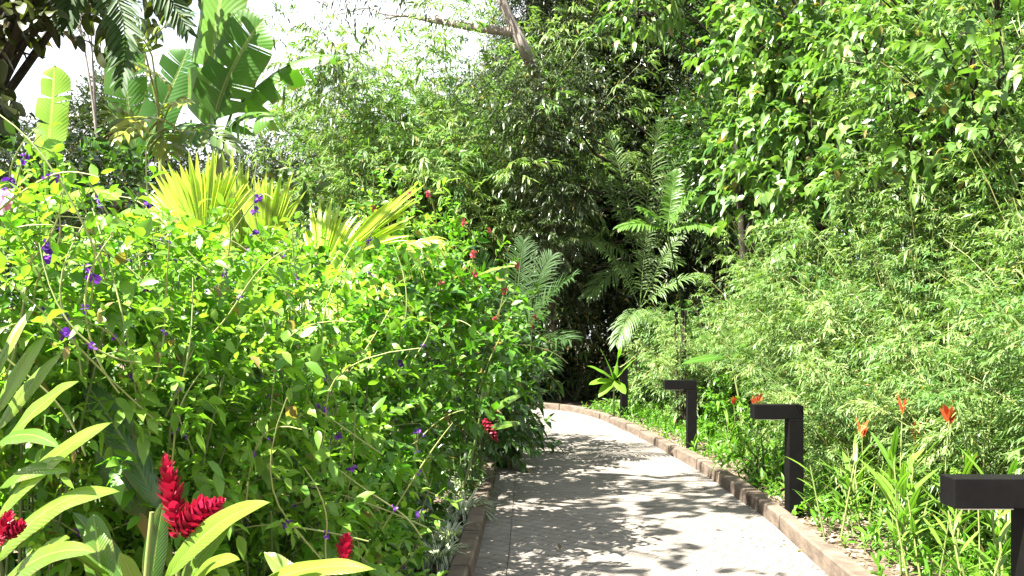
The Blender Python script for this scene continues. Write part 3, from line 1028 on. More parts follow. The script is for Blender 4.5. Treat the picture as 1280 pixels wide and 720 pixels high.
for i, (x, y, r, h, lab) in enumerate([(5.2, 7.0, 1.0, 3.2, 'shaded shrub behind the hedge at the right picture edge'), (5.3, 9.0, 1.1, 3.4, 'shaded shrub deep behind the pale bamboo of the hedge'),
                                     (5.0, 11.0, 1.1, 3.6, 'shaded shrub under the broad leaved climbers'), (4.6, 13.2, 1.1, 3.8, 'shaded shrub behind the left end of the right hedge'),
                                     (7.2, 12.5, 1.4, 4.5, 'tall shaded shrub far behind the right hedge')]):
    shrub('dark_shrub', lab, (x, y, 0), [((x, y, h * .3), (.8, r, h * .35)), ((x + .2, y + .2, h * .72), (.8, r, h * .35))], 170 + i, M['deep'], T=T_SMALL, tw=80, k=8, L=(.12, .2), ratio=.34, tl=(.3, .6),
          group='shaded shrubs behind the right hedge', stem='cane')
# filling shrubs in the left bed, behind the flowers
LG = 'deep green shrubs filling the left bed behind the flowers'
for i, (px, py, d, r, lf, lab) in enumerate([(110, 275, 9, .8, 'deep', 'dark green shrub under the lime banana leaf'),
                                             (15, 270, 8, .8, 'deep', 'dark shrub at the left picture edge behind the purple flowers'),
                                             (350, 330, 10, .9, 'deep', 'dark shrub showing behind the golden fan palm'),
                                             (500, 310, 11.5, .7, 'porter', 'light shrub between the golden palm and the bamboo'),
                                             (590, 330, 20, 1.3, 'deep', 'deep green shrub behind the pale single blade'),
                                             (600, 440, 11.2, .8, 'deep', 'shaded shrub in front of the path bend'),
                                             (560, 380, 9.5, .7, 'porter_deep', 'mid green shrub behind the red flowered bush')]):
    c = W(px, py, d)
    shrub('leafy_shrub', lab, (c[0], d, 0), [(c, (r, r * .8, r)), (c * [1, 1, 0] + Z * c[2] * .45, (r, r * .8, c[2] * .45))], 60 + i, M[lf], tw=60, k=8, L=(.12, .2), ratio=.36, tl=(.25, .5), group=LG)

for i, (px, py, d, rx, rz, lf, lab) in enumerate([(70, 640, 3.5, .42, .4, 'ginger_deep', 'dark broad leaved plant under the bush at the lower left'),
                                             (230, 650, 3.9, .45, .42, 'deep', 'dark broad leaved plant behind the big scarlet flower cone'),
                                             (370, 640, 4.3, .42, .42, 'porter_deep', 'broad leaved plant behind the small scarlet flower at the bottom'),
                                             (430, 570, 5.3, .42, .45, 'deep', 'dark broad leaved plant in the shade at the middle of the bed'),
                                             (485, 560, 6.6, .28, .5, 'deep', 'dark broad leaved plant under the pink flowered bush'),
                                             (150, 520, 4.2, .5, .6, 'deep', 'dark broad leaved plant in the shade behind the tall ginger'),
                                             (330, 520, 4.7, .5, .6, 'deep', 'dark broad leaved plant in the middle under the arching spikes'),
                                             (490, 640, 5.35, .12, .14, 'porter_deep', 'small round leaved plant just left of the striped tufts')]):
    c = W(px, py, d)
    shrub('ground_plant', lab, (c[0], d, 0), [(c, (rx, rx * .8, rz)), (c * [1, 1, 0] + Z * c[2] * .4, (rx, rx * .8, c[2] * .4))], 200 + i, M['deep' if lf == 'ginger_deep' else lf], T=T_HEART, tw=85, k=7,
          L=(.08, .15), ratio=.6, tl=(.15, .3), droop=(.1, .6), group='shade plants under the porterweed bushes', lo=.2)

# bright lance-leaved bush and broad-leaved bushes on the right bank, near the far bollards
RGp = 'small bushes along the right kerb'
c = W(838, 455, 16.2)
shrub('bank_bush', 'bright narrow leaved bush between the third and farthest bollards', (c[0], c[1], 0), [(c, (.75, .7, .8)), (c - Z * .7, (.8, .7, .6))], 71, M['bamboo_pale'], T=T_LANCE, tw=170, k=9,
      L=(.11, .18), ratio=.2, tl=(.2, .4), group=RGp)
c = W(925, 510, 12)
shrub('bank_bush', 'glossy broad leaved bush behind the third bollard lamp', (c[0], c[1], 0), [(c, (.4, .4, .4)), (c - Z * .35, (.5, .4, .3))], 72, M['porter_deep'], tw=130, k=8, L=(.08, .14), ratio=.4,
      tl=(.15, .3), group=RGp)
c = W(872, 540, 13.6)
shrub('bank_bush', 'low bush at the kerb left of the third bollard post', (c[0] + .15, c[1], 0), [(c, (.45, .4, .35))], 73, M['bamboo'], T=T_LANCE, tw=150, k=8, L=(.09, .15), ratio=.25, tl=(.15, .3), group=RGp)
c = W(945, 560, 8.6)
shrub('bank_bush', 'small leggy bush on bare mulch left of the second bollard', (c[0], c[1], 0), [(c, (.24, .22, .3)), (c - Z * .2, (.25, .2, .22))], 74, M['porter_deep'], T=T_LANCE, tw=110, k=7, L=(.09, .15),
      ratio=.24, tl=(.12, .25), group=RGp)

# ------------------------------------------------------------------ palms


def palm(name, label, base, fronds, seed, mat, group=None, stem_h=.3, stem_r=.06, **kw):
    rg = R(seed)
    base = np.asarray(base, float)
    t = thing(name, label, 'palm', base, group)
    sm = MB()
    for _ in range(3):
        b = base + rg.normal(0, .05, 3) * [1, 1, 0]
        tube(sm, [b, b + Z * stem_h * .5 + rg.normal(0, .01, 3), b + Z * stem_h * rg.uniform(.9, 1.1)], [stem_r, stem_r * .8], 8)
    sm.build('trunk', M['bark_dark'], t)
    for fr in fronds:
        b, e = fr[0], fr[1]
        opt = dict(kw)
        if len(fr) > 2:
            opt.update(fr[2])
        mb = MB()
        hub = base + Z * stem_h
        tube(mb, bez(hub, (hub + b) / 2 + Z * .1, b, 6), [.016, .012], 5, .7)
        frond(mb, b, e, rg, **opt)
        mb.build('frond', mat, t)
    return t


# feathery dark palm at the end of the left bed
h = W(640, 450, 10.5)
palm('feather_palm', 'feathery dark green palm arching from the left bed over the path bend', (h[0], h[1], 0),
     [(h, W(718, 345, 10)), (h, W(712, 425, 9.8)), (h, W(690, 320, 10.8)), (h, W(655, 300, 11)), (h, W(600, 320, 10.6)), (h, W(570, 380, 10.2)), (h, W(685, 460, 9.6)), (h, W(620, 470, 9.6))],
     81, M['palm'], arc=.22, n=44, ll=.42, lw=.016, droop=.35, stem_h=.5, nref=(0, -.5, 1))
# upright palms against the dark trees
h = W(800, 330, 17.5)
palm('shade_palm', 'upright palm with pale fronds in front of the dark trees', (h[0], h[1], 0),
     [(h, W(826, 150, 17.5)), (h, W(860, 190, 17.1)), (h, W(730, 200, 17.1)), (h, W(695, 300, 16.7), dict(droop=.55)), (h, W(882, 262, 16.7)), (h, W(760, 170, 18.1)), (h, W(735, 370, 16.9)), (h, W(845, 330, 16.5))],
     82, M['palm_pale'], arc=.22, n=36, ll=.5, lw=.032, droop=.35, stem_h=1.6, stem_r=.05, nref=(0, -.6, 1))
h = W(800, 385, 16.5)
palm('shade_palm', 'short palm with drooping silvery fronds beside the far hedge end', (h[0], h[1], 0),
     [(h, W(885, 345, 16.1)), (h, W(862, 285, 16.5)), (h, W(745, 305, 16.3)), (h, W(835, 430, 15.9)), (h, W(770, 430, 15.9)), (h, W(812, 270, 16.7))],
     83, M['palm_pale'], arc=.25, n=32, ll=.4, lw=.03, droop=.5, stem_h=1.1, stem_r=.04, nref=(0, -.5, 1))
h = W(835, 290, 13.4)
palm('shade_palm', 'bright green fern like palm fronds at the left edge of the right bank', (h[0] + .2, h[1], 0),
     [(h, W(775, 285, 13)), (h, W(800, 262, 13.2)), (h, W(880, 232, 13)), (h, W(900, 290, 12.8)), (h, W(845, 215, 13.6))],
     84, M['palm_lime'], arc=.2, n=24, ll=.3, lw=.05, droop=.45, stem_h=1.9, stem_r=.03, nref=(0, -.5, 1))
# golden fan palm, sunlit, in the left bed
rg = R(86)
pb_ = W(300, 420, 6.0)
t = thing('fan_palm', 'golden sunlit fan palm with pleated upright leaves above the purple flowers', 'palm', (pb_[0], pb_[1], 0))
sm = MB()
tube(sm, [(pb_[0], pb_[1], 0), (pb_[0] + .02, pb_[1], .4), (pb_[0], pb_[1], .8)], [.09, .07], 8)
sm.build('trunk', M['cane'], t)
hub = np.array([pb_[0], pb_[1], .8])
for (ax, ay, ad, tx, ty, td, n, spr, lw) in ((255, 318, 5.9, 236, 170, 6.0, 36, .78, .055), (330, 330, 6.2, 345, 192, 6.3, 26, .45, .05), (410, 338, 5.7, 538, 225, 5.6, 20, .2, .04),
                                             (400, 350, 6.0, 420, 240, 6.3, 24, .5, .045), (330, 380, 6.0, 470, 340, 5.7, 24, .5, .035), (300, 330, 6.4, 290, 190, 6.6, 26, .5, .05),
                                             (380, 360, 5.7, 470, 400, 5.4, 22, .45, .03)):
    A, B = W(ax, ay, ad), W(tx, ty, td)
    mb = MB()
    tube(mb, bez(hub, (hub + A) / 2 + Z * .05, A, 7), [.014, .01], 6, .7)
    dn = ty > 300
    fan(mb, A, B - A, rg, n, spr, np.linalg.norm(B - A), lw, (-.3, -1, .25), .5 if dn else rg.uniform(.08, .2), (.1, .75) if ad > 6.1 else (.35, 1))
    mb.build('frond', M['palm_gold'], t)
for (ax, ay, ad, tx, ty, td, arc) in ((385, 345, 5.7, 500, 372, 5.3, .25), (360, 360, 5.6, 455, 440, 5.2, .3), (420, 350, 5.9, 545, 300, 5.7, .15), (300, 330, 6.2, 190, 260, 6.3, .15)):
    A, B = W(ax, ay, ad), W(tx, ty, td)
    mb = MB()
    tube(mb, bez(hub, (hub + A) / 2 + Z * .05, A, 7), [.014, .01], 6, .7)
    frond(mb, A, B, rg, arc=arc, n=30, ll=.34, lw=.018, droop=.7, tint=(.3, 1), ang=(.9, .4), vee=.1, nref=(-.2, -.6, 1), p0=.02)
    mb.build('frond', M['palm_gold'], t)
# feather fronds at the upper left
rg = R(87)
h = W(95, -70, 7.5)
palm('slim_palm', 'palm with dark drooping fronds at the top left beside the round leaves', (h[0] - 1.7, h[1], 0),
     [(h, W(152, 108, 7.3), dict(bend=(.25, 0, .15))), (h, W(85, 30, 7.6)), (h, W(235, 40, 7.4), dict(bend=(.1, 0, .3)))], 88, M['palm'], n=34, ll=.28, lw=.035, droop=.2, stem_h=4.6, stem_r=.05, nref=(0, -1, .4))

# thin pale stems far away in the sky gap
for i, (x0, x1, lab) in enumerate(((117, 100, 'thin leaning pale trunk in the sky gap, left of a pair'), (122, 113, 'thin straight pale trunk in the sky gap, right of a pair'))):
    B_, T_ = W(x0, 420, 22), W(x1, 30, 22)
    c = [(T_ + np.array([dx, .3, dz]), .55) for dx, dz in ((-.4, .5), (.4, .9), (0, 1.3))]
    tree('slim_tree', lab, (B_[0], 22, 0), T_, .055, c, 90 + i, M['dark'], M['bark'], tw=110, k=7, L=(.12, .2), ratio=.3, group='thin pale trunks in the sky gap', fork=.95)

# ------------------------------------------------------------------ banana plants and other big blades


def big_leaf_plant(name, label, cat, base, leaves, seed, mat, stem_top, stem_r=.05, group=None, leafname='leaf'):
    rg = R(seed)
    base, stem_top = np.asarray(base, float), np.asarray(stem_top, float)
    t = thing(name, label, cat, base, group)
    sm = MB()
    tube(sm, bez(base, (base + stem_top) / 2 + rg.normal(0, .02, 3), stem_top, 8), [stem_r, stem_r * .55], 8)
    sm.build('stem', M['stem'], t)
    for lf in leaves:
        b, e, wd = lf[0], lf[1], lf[2]
        opt = lf[3] if len(lf) > 3 else {}
        mb = MB()
        pb = stem_top if 'pet' not in opt else np.asarray(opt['pet'])
        o2 = {k: v for k, v in opt.items() if k != 'pet'}
        if np.linalg.norm(pb - b) > .02:
            tube(mb, bez(pb, (pb + b) / 2 + Z * .03, b, 6), [.55 * stem_r * .5, .012], 6, .8)
        blade(mb, b, e, wd, rg, **o2)
        mb.build(leafname, mat, t)
    return t


ban = dict(prof='ban', tears=9, rows=40, nref=(0, -1, .35), thick=.014)
D0 = 9.0
big_leaf_plant('banana_plant', 'tall banana plant with torn dark green leaves against the white sky', 'banana plant', (W(285, 420, D0)[0], D0, 0),
               [(W(262, 165, D0), W(290, -70, D0), .66, dict(ban, tint=.75, tears=4, nref=(-.5, -1, .1), bend=(-.06, 0, 0))),
                (W(268, 150, D0 - .1), W(332, 22, D0 - .3), .62, dict(ban, tint=.4, tears=7, bend=(-.10, 0, .06))),
                (W(290, 140, D0), W(428, 70, D0 - .4), .34, dict(ban, tint=.45, tears=12, gap=.9, arc=.28, nref=(-.2, -.4, 1), droop=.9)),
                (W(285, 165, D0), W(345, 150, D0 - .8), .42, dict(ban, tint=.5, tears=8, arc=.25, nref=(0, -.5, 1), droop=.8)),
                (W(262, 170, D0), W(225, 165, D0 - .7), .45, dict(ban, tint=.1, tears=8, arc=.3, nref=(0, -.5, 1), droop=.8))],
               91, M['banana'], W(275, 190, D0), .09)
d = 4.6
big_leaf_plant('banana_plant', 'single lime green banana leaf standing upright at the left', 'banana plant', (W(60, 420, d)[0], d, 0),
               [(W(57, 202, d), W(68, 80, d), .21, dict(prof='ban', tears=7, rows=30, nref=(-.2, -1, .1), tint=.6, thick=.008, bend=(.03, 0, 0), gap=.7, droop=.25)),
                (W(62, 260, d), W(150, 250, d - .2), .15, dict(prof='ban', tears=8, rows=30, nref=(0, -.5, 1), tint=.5, thick=.008, arc=.3, droop=.6)),
                (W(50, 270, d + .1), W(-60, 235, d), .2, dict(prof='ban', tears=6, rows=30, nref=(0, -.5, 1), tint=.4, thick=.008, arc=.3, droop=.6))],
               92, M['banana_lime'], W(60, 300, d), .035)
big_leaf_plant('banana_plant', 'shaded banana plant with overlapping leaves left of the tall torn one', 'banana plant', (W(180, 420, 10.4)[0], 10.4, 0),
               [(W(172, 195, 10.4), W(160, 40, 10.3), .5, dict(ban, tint=.3, tears=8, bend=(-.1, 0, .05))),
                (W(178, 190, 10.3), W(236, 60, 10.1), .5, dict(ban, tint=.15, tears=9, bend=(.05, 0, .1))),
                (W(182, 200, 10.4), W(250, 165, 9.8), .42, dict(ban, tint=.2, tears=9, arc=.3, nref=(0, -.5, 1), droop=.8)),
                (W(170, 200, 10.4), W(100, 175, 9.9), .42, dict(ban, tint=.4, tears=9, arc=.3, nref=(0, -.5, 1), droop=.8))],
               98, M['banana'], W(176, 215, 10.4), .08)
# split-leaf plant at upper left: broad fingers along a midrib
rg = R(93)
t = thing('split_leaf_plant', 'split leaved climbing plant with yellow tinted fingers left of the banana', 'plant', (W(205, 420, 8)[0], 8, 0))
sm = MB()
tube(sm, [(W(205, 420, 8)[0], 8, 0), W(205, 300, 8), W(200, 150, 8)], [.04, .03], 7)
sm.build('stem', M['stem'], t)
for (bx, by, tx, ty, ll, lw, ti) in ((215, 110, 155, 82, .3, .05, (.6, 1)), (200, 150, 150, 172, .28, .05, (.6, 1)), (205, 150, 228, 130, .26, .05, (.3, .8)), (195, 165, 215, 190, .3, .05, (.1, .5)),
                                     (180, 60, 235, 20, .34, .06, (0, .3)), (190, 70, 160, 25, .3, .05, (.1, .5)), (225, 165, 290, 185, .3, .06, (0, .2)), (180, 175, 135, 140, .3, .05, (0, .4))):
    mb = MB()
    A, B = W(bx, by, 7.9 + rg.uniform(-.2, .2)), W(tx, ty, 7.6 + rg.uniform(-.2, .2))
    tube(mb, bez(W(200, 150, 8), (W(200, 150, 8) + A) / 2 + Z * .04, A, 6), [.012, .008], 5, .6)
    frond(mb, A, B, rg, arc=.22, n=9, ll=ll, lw=lw, droop=.35, tint=ti, ang=(1.2, .5), vee=.15, thick=.009, nref=(0, -.7, .7), T=T_LANCE, p0=.1)
    mb.build('leaf', M['split'], t)

# pale blade over the dark gap, and single blade on the right bank
big_leaf_plant('heliconia', 'tall stem with one pale blade leaf pointing right over the red flowered bush', 'plant', (W(560, 420, 8.6)[0], 8.6, 0),
               [(W(582, 352, 8.6), W(646, 332, 8.4), .16, dict(prof='lance', nref=(0, -.4, 1), tint=.95, arc=.1, rows=14, thick=.006)),
                (W(575, 400, 8.6), W(650, 395, 8.2), .14, dict(prof='lance', nref=(0, -.4, 1), tint=.6, arc=.2, rows=14, thick=.006)),
                (W(555, 390, 8.6), W(500, 330, 8.5), .14, dict(prof='lance', nref=(0, -.6, 1), tint=.6, arc=.15, rows=14, thick=.006))],
               94, M['ginger'], W(565, 400, 8.6), .02)
big_leaf_plant('heliconia', 'plant with one bright green horizontal blade above the third bollard', 'plant', (W(925, 420, 11.8)[0] + .1, 11.8, 0),
               [(W(908, 446, 11.8), W(853, 455, 11.4), .15, dict(prof='lance', nref=(0, -.7, 1), tint=.35, arc=.06, rows=14, thick=.006)),
                (W(915, 450, 11.9), W(945, 420, 11.6), .15, dict(prof='lance', nref=(0, -.7, 1), tint=.4, arc=.1, rows=14, thick=.006))],
               95, M['banana'], W(915, 455, 11.8), .02)
c = W(768, 475, 14.7)
big_leaf_plant('rosette_plant', 'pale broad leaved rosette plant just left of the farthest bollard', 'plant', (c[0], c[1], 0),
               [(c, W(768 + dx, 475 + dy, 14.4), .19, dict(prof='lance', nref=(0, -.5, 1), tint=.9, arc=.12, rows=10, droop=.3, thick=.005)) for dx, dy in
                ((-18, -40), (8, -42), (-34, -18), (-32, 6), (26, -26), (-20, 22), (14, 18))], 96, M['porter_deep'], c - Z * .05, .02)
c = W(1205, 150, 8.4)
shrub('large_leaf_vine', 'cluster of large oval bright green leaves hanging at the upper right', (c[0] + .5, 8.8, 0), [(c, (.16, .16, .14))], 97, M['banana'], T=T_ROUND, tw=260, k=6, L=(.14, .2), ratio=.5,
      tl=(.2, .3), droop=(.5, 1.0), cat='vine', tint=(.4, 1))

# ------------------------------------------------------------------ foreground: porterweed shrubs with flower spikes


def blossom(mb, c, ax, rng, size=.014, n=9):
    c = np.asarray(c, float)
    D = norm(rng.normal(0, 1, (n, 3)) + np.asarray(ax) * .2)
    P = c + norm(np.asarray(ax)) * rng.uniform(-.012, .012, (n, 1)) + D * .003
    scatter(mb, T_ROUND, P, D, rng.normal(0, 1, (n, 3)), rng.uniform(.8, 1.25, n) * size, size * .95, .2, rng.uniform(0, 1, n))


def spike(t, root, c, rng, mat, tail=.14, size=.014, rad=.0026, curl=.5):
    """arching flower spike: a thin stalk from root through the blossom at c, its tail running on beyond"""
    root, c = np.asarray(root, float), np.asarray(c, float)
    ax = norm(c - root)
    side = norm(np.cross(ax, rng.normal(0, 1, 3)))
    ctrl = (root + c) / 2 + side * np.linalg.norm(c - root) * .18 * rng.uniform(-1, 1)
    ax2 = norm(c - ctrl)
    end = c + ax2 * tail + side * tail * curl * rng.uniform(-1, 1) - Z * tail * rng.uniform(-.1, .4)
    pts = np.concatenate([bez(root, ctrl, c, 9)[:-1], bez(c, c + ax2 * tail * .5, end, 7)])
    sm = MB()
    tube(sm, pts, np.concatenate([np.full(9, rad), np.linspace(rad, rad * .5, 6)]), 5, rng.uniform(.5, 1))
    s = sm.build('flower_spike', M['stem'], t)
    bm_ = MB()
    blossom(bm_, c, ax2, rng, size)
    bm_.build('blossom', mat, s)


def on_top(px, py, d, back=.35):
    return W(px, py, d)


PP = [  # shrub: label, base px, distance, masses (px,py,d,rx,ry,rz)
    ('porterweed', 'pale green porterweed bush with purple flowers at the left picture edge', (20, 2.9), [(30, 345, 2.9, .42, .4, .28), (60, 440, 2.75, .34, .3, .3), (-70, 420, 2.8, .35, .35, .45), (20, 600, 3.0, .4, .3, .4), (80, 740, 3.1, .4, .3, .35)], 'porter', 'purple', 130),
    ('porterweed', 'sunlit lime green porterweed bush with purple flowers below the fan palm', (190, 3.3), [(170, 385, 3.3, .40, .4, .26), (250, 370, 3.6, .42, .4, .25), (200, 500, 3.0, .42, .35, .32), (140, 610, 3.1, .36, .3, .34), (190, 730, 3.3, .4, .3, .35)], 'porter', 'purple', 150),
    ('porterweed', 'wide porterweed bush with arching bare spikes in the middle of the bed', (330, 3.8), [(340, 400, 3.9, .46, .4, .28), (330, 520, 3.5, .42, .35, .33), (390, 610, 3.6, .34, .3, .3), (300, 640, 3.2, .3, .3, .3), (330, 735, 3.5, .42, .3, .3), (410, 720, 3.8, .3, .3, .3)], 'porter', 'purple', 150),
    ('porterweed', 'porterweed bush with scattered purple flowers beside the white striped tufts', (440, 4.7), [(440, 410, 4.9, .42, .4, .4), (440, 540, 4.6, .34, .4, .4), (435, 640, 4.5, .30, .3, .3), (440, 600, 4.9, .2, .3, .3), (440, 720, 4.6, .28, .3, .3)], 'porter_deep', 'purple', 150),
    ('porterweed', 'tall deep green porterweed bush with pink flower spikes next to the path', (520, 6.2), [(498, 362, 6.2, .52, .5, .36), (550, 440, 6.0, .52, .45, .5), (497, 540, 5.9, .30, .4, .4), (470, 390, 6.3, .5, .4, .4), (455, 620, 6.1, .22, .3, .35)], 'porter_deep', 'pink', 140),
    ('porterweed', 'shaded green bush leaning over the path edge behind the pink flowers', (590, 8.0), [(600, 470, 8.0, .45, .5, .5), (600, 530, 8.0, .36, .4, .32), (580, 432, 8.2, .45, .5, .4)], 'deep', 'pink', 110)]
fl = {
    0: [(12, 226), (30, 198), (60, 383), (82, 418), (63, 310), (63, 322), (8, 244), (116, 348)],
    1: [(186, 255), (125, 250), (108, 335), (148, 405), (151, 394), (164, 393), (182, 363), (222, 326), (168, 468), (205, 300)],
    2: [(323, 247), (318, 263), (318, 291), (355, 325), (357, 379), (240, 400), (395, 510), (421, 546), (375, 690), (440, 582), (300, 430), (404, 470)],
    3: [(430, 342), (463, 342), (460, 300), (522, 540), (523, 568), (447, 640), (525, 642), (500, 455)],
    4: [(466, 260), (513, 243), (535, 242), (580, 278), (612, 288), (592, 318), (593, 341), (552, 354), (646, 332), (630, 363), (620, 398), (462, 462), (529, 672)],
    5: [(668, 395), (665, 408)]}
extra = {0: 12, 1: 22, 2: 34, 3: 18, 4: 12, 5: 2}
PO = []
for i, (nm, lab, (bx, bd), masses, lf, fc, tw) in enumerate(PP):
    base = (W(bx, 420, bd)[0], bd, 0)
    ms = [(W(px, py, d), (rx, ry, rz)) for px, py, d, rx, ry, rz in masses]
    small = i < 3
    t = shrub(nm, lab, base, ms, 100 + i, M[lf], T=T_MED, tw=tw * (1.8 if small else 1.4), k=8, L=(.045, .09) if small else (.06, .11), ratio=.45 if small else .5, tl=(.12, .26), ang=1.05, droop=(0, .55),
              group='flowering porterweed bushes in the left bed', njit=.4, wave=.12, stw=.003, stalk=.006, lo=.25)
    PO.append(t)
    rg = R(120 + i)
    md = np.mean([m[2] for m in masses])
    for (px, py) in fl[i]:
        # choose the distance of the leaf mass nearest in the view
        dm_ = min(masses, key=lambda m: abs(m[0] - px) + abs(m[1] - py))
        d = dm_[2] - dm_[4] * .75 * (1 if py > dm_[1] - 40 else .3)
        c = W(px, py, d)
        root = c + np.array([rg.normal(0, .1), .1 + abs(rg.normal(0, .05)), -rg.uniform(.12, .3)])
        spike(t, root, c, rg, M[fc], rg.uniform(.08, .3), .019 if d < 4.2 else .024, .003 if d < 4.2 else .0036)
    for _ in range(extra[i]):
        m = masses[rg.integers(len(masses))]
        d = m[2] - m[4] * .8
        px, py = m[0] + rg.normal(0, 60), m[1] - rg.uniform(-60, 110) * 3 / d
        c = W(px, py, d)
        root = c + np.array([rg.normal(0, .16), .06, -rg.uniform(.05, .3)])
        spike(t, root, c, rg, M[fc], rg.uniform(.15, .45), 0.010, .0032 if d < 4.2 else .0038, .9)
# orchid-pink blossom at the picture edge
t = thing('pink_flower_plant', 'pale pink blossom on a tall stalk at the left picture edge', 'flower', (W(-10, 420, 2.7)[0], 2.7, 0))
sm = MB()
c = W(4, 252, 2.7)
tube(sm, bez((c[0], 2.7, 0), (c[0] - .05, 2.7, .9), c, 12), [.008, .004], 6)
sm.build('stem', M['stem'], t)
bm_ = MB()
blossom(bm_, c, Z, R(140), .05, 12)
bm_.build('blossom', M['orchid'], t)

# ------------------------------------------------------------------ red gingers


def cone_flower(mb, a, b, r, rng, n=60):
    """spike of overlapping waxy bracts from a to b"""
    a, b = np.asarray(a, float), np.asarray(b, float)
    ax = norm(b - a)
    s = norm(np.cross(ax, [.3, 1, .2]))
    u_ = np.cross(s, ax)
    f = np.linspace(0, 1, n)
    ph = np.arange(n) * 2.39996
    rad = np.cos(ph)[:, None] * s + np.sin(ph)[:, None] * u_
    pr = r * (np.sin(np.pi * (.18 + .80 * f)) ** .7)
    P = a + (b - a) * f[:, None] + rad * (pr * .35)[:, None]
    D = rad * (1.0 - .55 * f)[:, None] + ax * (.55 + .6 * f)[:, None]
    scatter(mb, T_ROUND, P, D, ax[None] - rad * .3 + rng.normal(0, .1, (n, 3)), pr * rng.uniform(1.1, 1.5, n), pr * 1.0, -.12, rng.uniform(0, 1, n))


def ginger(label, base, canes, seed, flowers=(), tint=(.2, .9), group='red ginger plants with long glossy leaves'):
    """canes: list of (cane base, cane top, leaves) where a leaf is (base, tip, width, tint[, nref])"""
    rg = R(seed)
    t = thing('red_ginger', label, 'ginger plant', base, group)
    for (cb, ct, leaves) in canes:
        sm = MB()
        tube(sm, bez(cb, (np.asarray(cb) + ct) / 2 + rg.normal(0, .02, 3), ct, 9), [.013, .007], 7, .4)
        sm.build('cane', M['stem'], t)
        for lf in leaves:
            mb = MB()
            blade(mb, lf[0], lf[1], lf[2], rg, arc=rg.uniform(.08, .2), nref=lf[4] if len(lf) > 4 else (rg.normal(0, .25), -.9, .8), fold=rg.uniform(.15, .4), droop=rg.uniform(.1, .4), wave=rg.uniform(.03, .1),
                  tint=lf[3], rows=14, thick=.004)
            mb.build('leaf', M['ginger'], t)
    for (parts_, r, n) in flowers:
        fb = MB()
        for (a, b, k) in parts_:
            cone_flower(fb, a, b, r * k, rg, n)
        fb.build('flower', M['red'], t)
    return t


g1 = 2.35
cb, ct = np.array([W(-25, 420, g1)[0], g1, 0]), W(-8, 400, g1)
ginger('tall red ginger at the lower left edge with wide sunlit blades', cb, [
    (cb, ct, [(W(-6, 650, g1), W(140, 528, g1 - .25), .085, .85), (W(-8, 705, g1), W(150, 615, g1 - .3), .08, .8), (W(2, 560, g1), W(98, 476, g1 - .15), .07, .75),
              (W(-6, 520, g1), W(60, 415, g1 + .1), .045, .9), (W(-10, 480, g1), W(45, 380, g1 + .1), .04, .9), (W(-8, 600, g1), W(-120, 520, g1), .08, .6), (W(-8, 450, g1), W(-70, 350, g1), .06, .7),
              (W(-20, 760, g1), W(120, 690, g1 - .35), .08, .6), (W(-10, 560, g1 - .05), W(75, 560, g1 - .3), .05, .3), (W(15, 770, g1), W(88, 672, g1 - .2), .075, .75), (W(0, 610, g1), W(85, 590, g1 - .2), .06, .5), (W(-5, 540, g1 + .05), W(78, 440, g1 + .1), .05, .85)])], 150,
    [([(W(-12, 690, 2.2), W(14, 640, 2.2), 1.0), (W(4, 672, 2.2), W(30, 655, 2.2), .8)], .021, 44)])
g2 = 2.5
cb, ct = np.array([W(185, 420, g2)[0], g2, 0]), W(190, 640, g2)
cf = np.array([W(222, 420, g2)[0], g2 + .02, 0])
ginger('red ginger with the big scarlet flower cone low in the foreground', cb, [
    (cb, ct, [(W(185, 760, g2), W(205, 625, g2 + .05), .065, .1, (.4, -1, .2)), (W(130, 760, g2 - .1), W(116, 642, g2), .085, .35, (.2, -1, .3)), (W(205, 725, g2), W(338, 628, g2 - .15), .075, .9),
              (W(170, 745, g2 + .1), W(90, 640, g2 + .2), .07, .2), (W(150, 740, g2), W(60, 680, g2 - .3), .07, .55), (W(200, 640, g2 + .3), W(100, 470, g2 + .35), .11, .0, (.3, -1, .3)),
              (W(180, 650, g2 + .35), W(120, 560, g2 + .3), .11, .0, (.3, -1, .3)), (W(230, 740, g2), W(300, 700, g2 - .25), .06, .95), (W(215, 755, g2 + .05), W(292, 652, g2), .07, .6), (W(180, 770, g2 - .1), W(150, 690, g2 - .2), .06, .8)]),
    (cf, W(222, 690, g2 + .02), [])], 151,
    [([(W(224, 672, g2), W(206, 568, g2), 1.0), (W(222, 668, g2 - .02), W(262, 628, g2 - .02), 1.15), (W(235, 660, g2 - .02), W(280, 624, g2 - .03), .75)], .030, 64)])
g3 = 2.6
cb, ct = np.array([W(395, 420, g3)[0], g3, 0]), W(395, 770, g3)
ginger('low red ginger with a bright blade at the bottom edge of the picture', cb, [
    (cb, ct, [(W(300, 745, g3), W(470, 712, g3 - .25), .08, .95, (0, -.8, 1)), (W(395, 770, g3), W(330, 690, g3 + .1), .07, .8), (W(395, 775, g3), W(480, 735, g3), .07, .5)])], 152,
    [([(W(428, 704, 2.9), W(434, 668, 2.9), 1.0)], .024, 40)])
for (px, py, dx, d, lab) in ((612, 560, 606, 7.4, 'shaded red ginger with a hanging scarlet spike beside the path edge'),):
    cb = np.array([W(px - 40, 420, d)[0], d + .2, 0])
    ct = W(600, 520, d)
    ginger(lab, cb, [(cb, ct, [(W(600, 545, d), W(560, 500, d), .09, .2), (W(605, 520, d), W(660, 490, d - .2), .08, .35), (W(598, 560, d), W(560, 560, d - .2), .08, .2), (W(603, 540, d), W(655, 530, d - .3), .08, .3),
                              (W(600, 520, d), W(620, 450, d), .08, .3)])], 153, [([(W(604, 524, d - .25), W(622, 552, d - .25), 1.0)], .033, 50)])

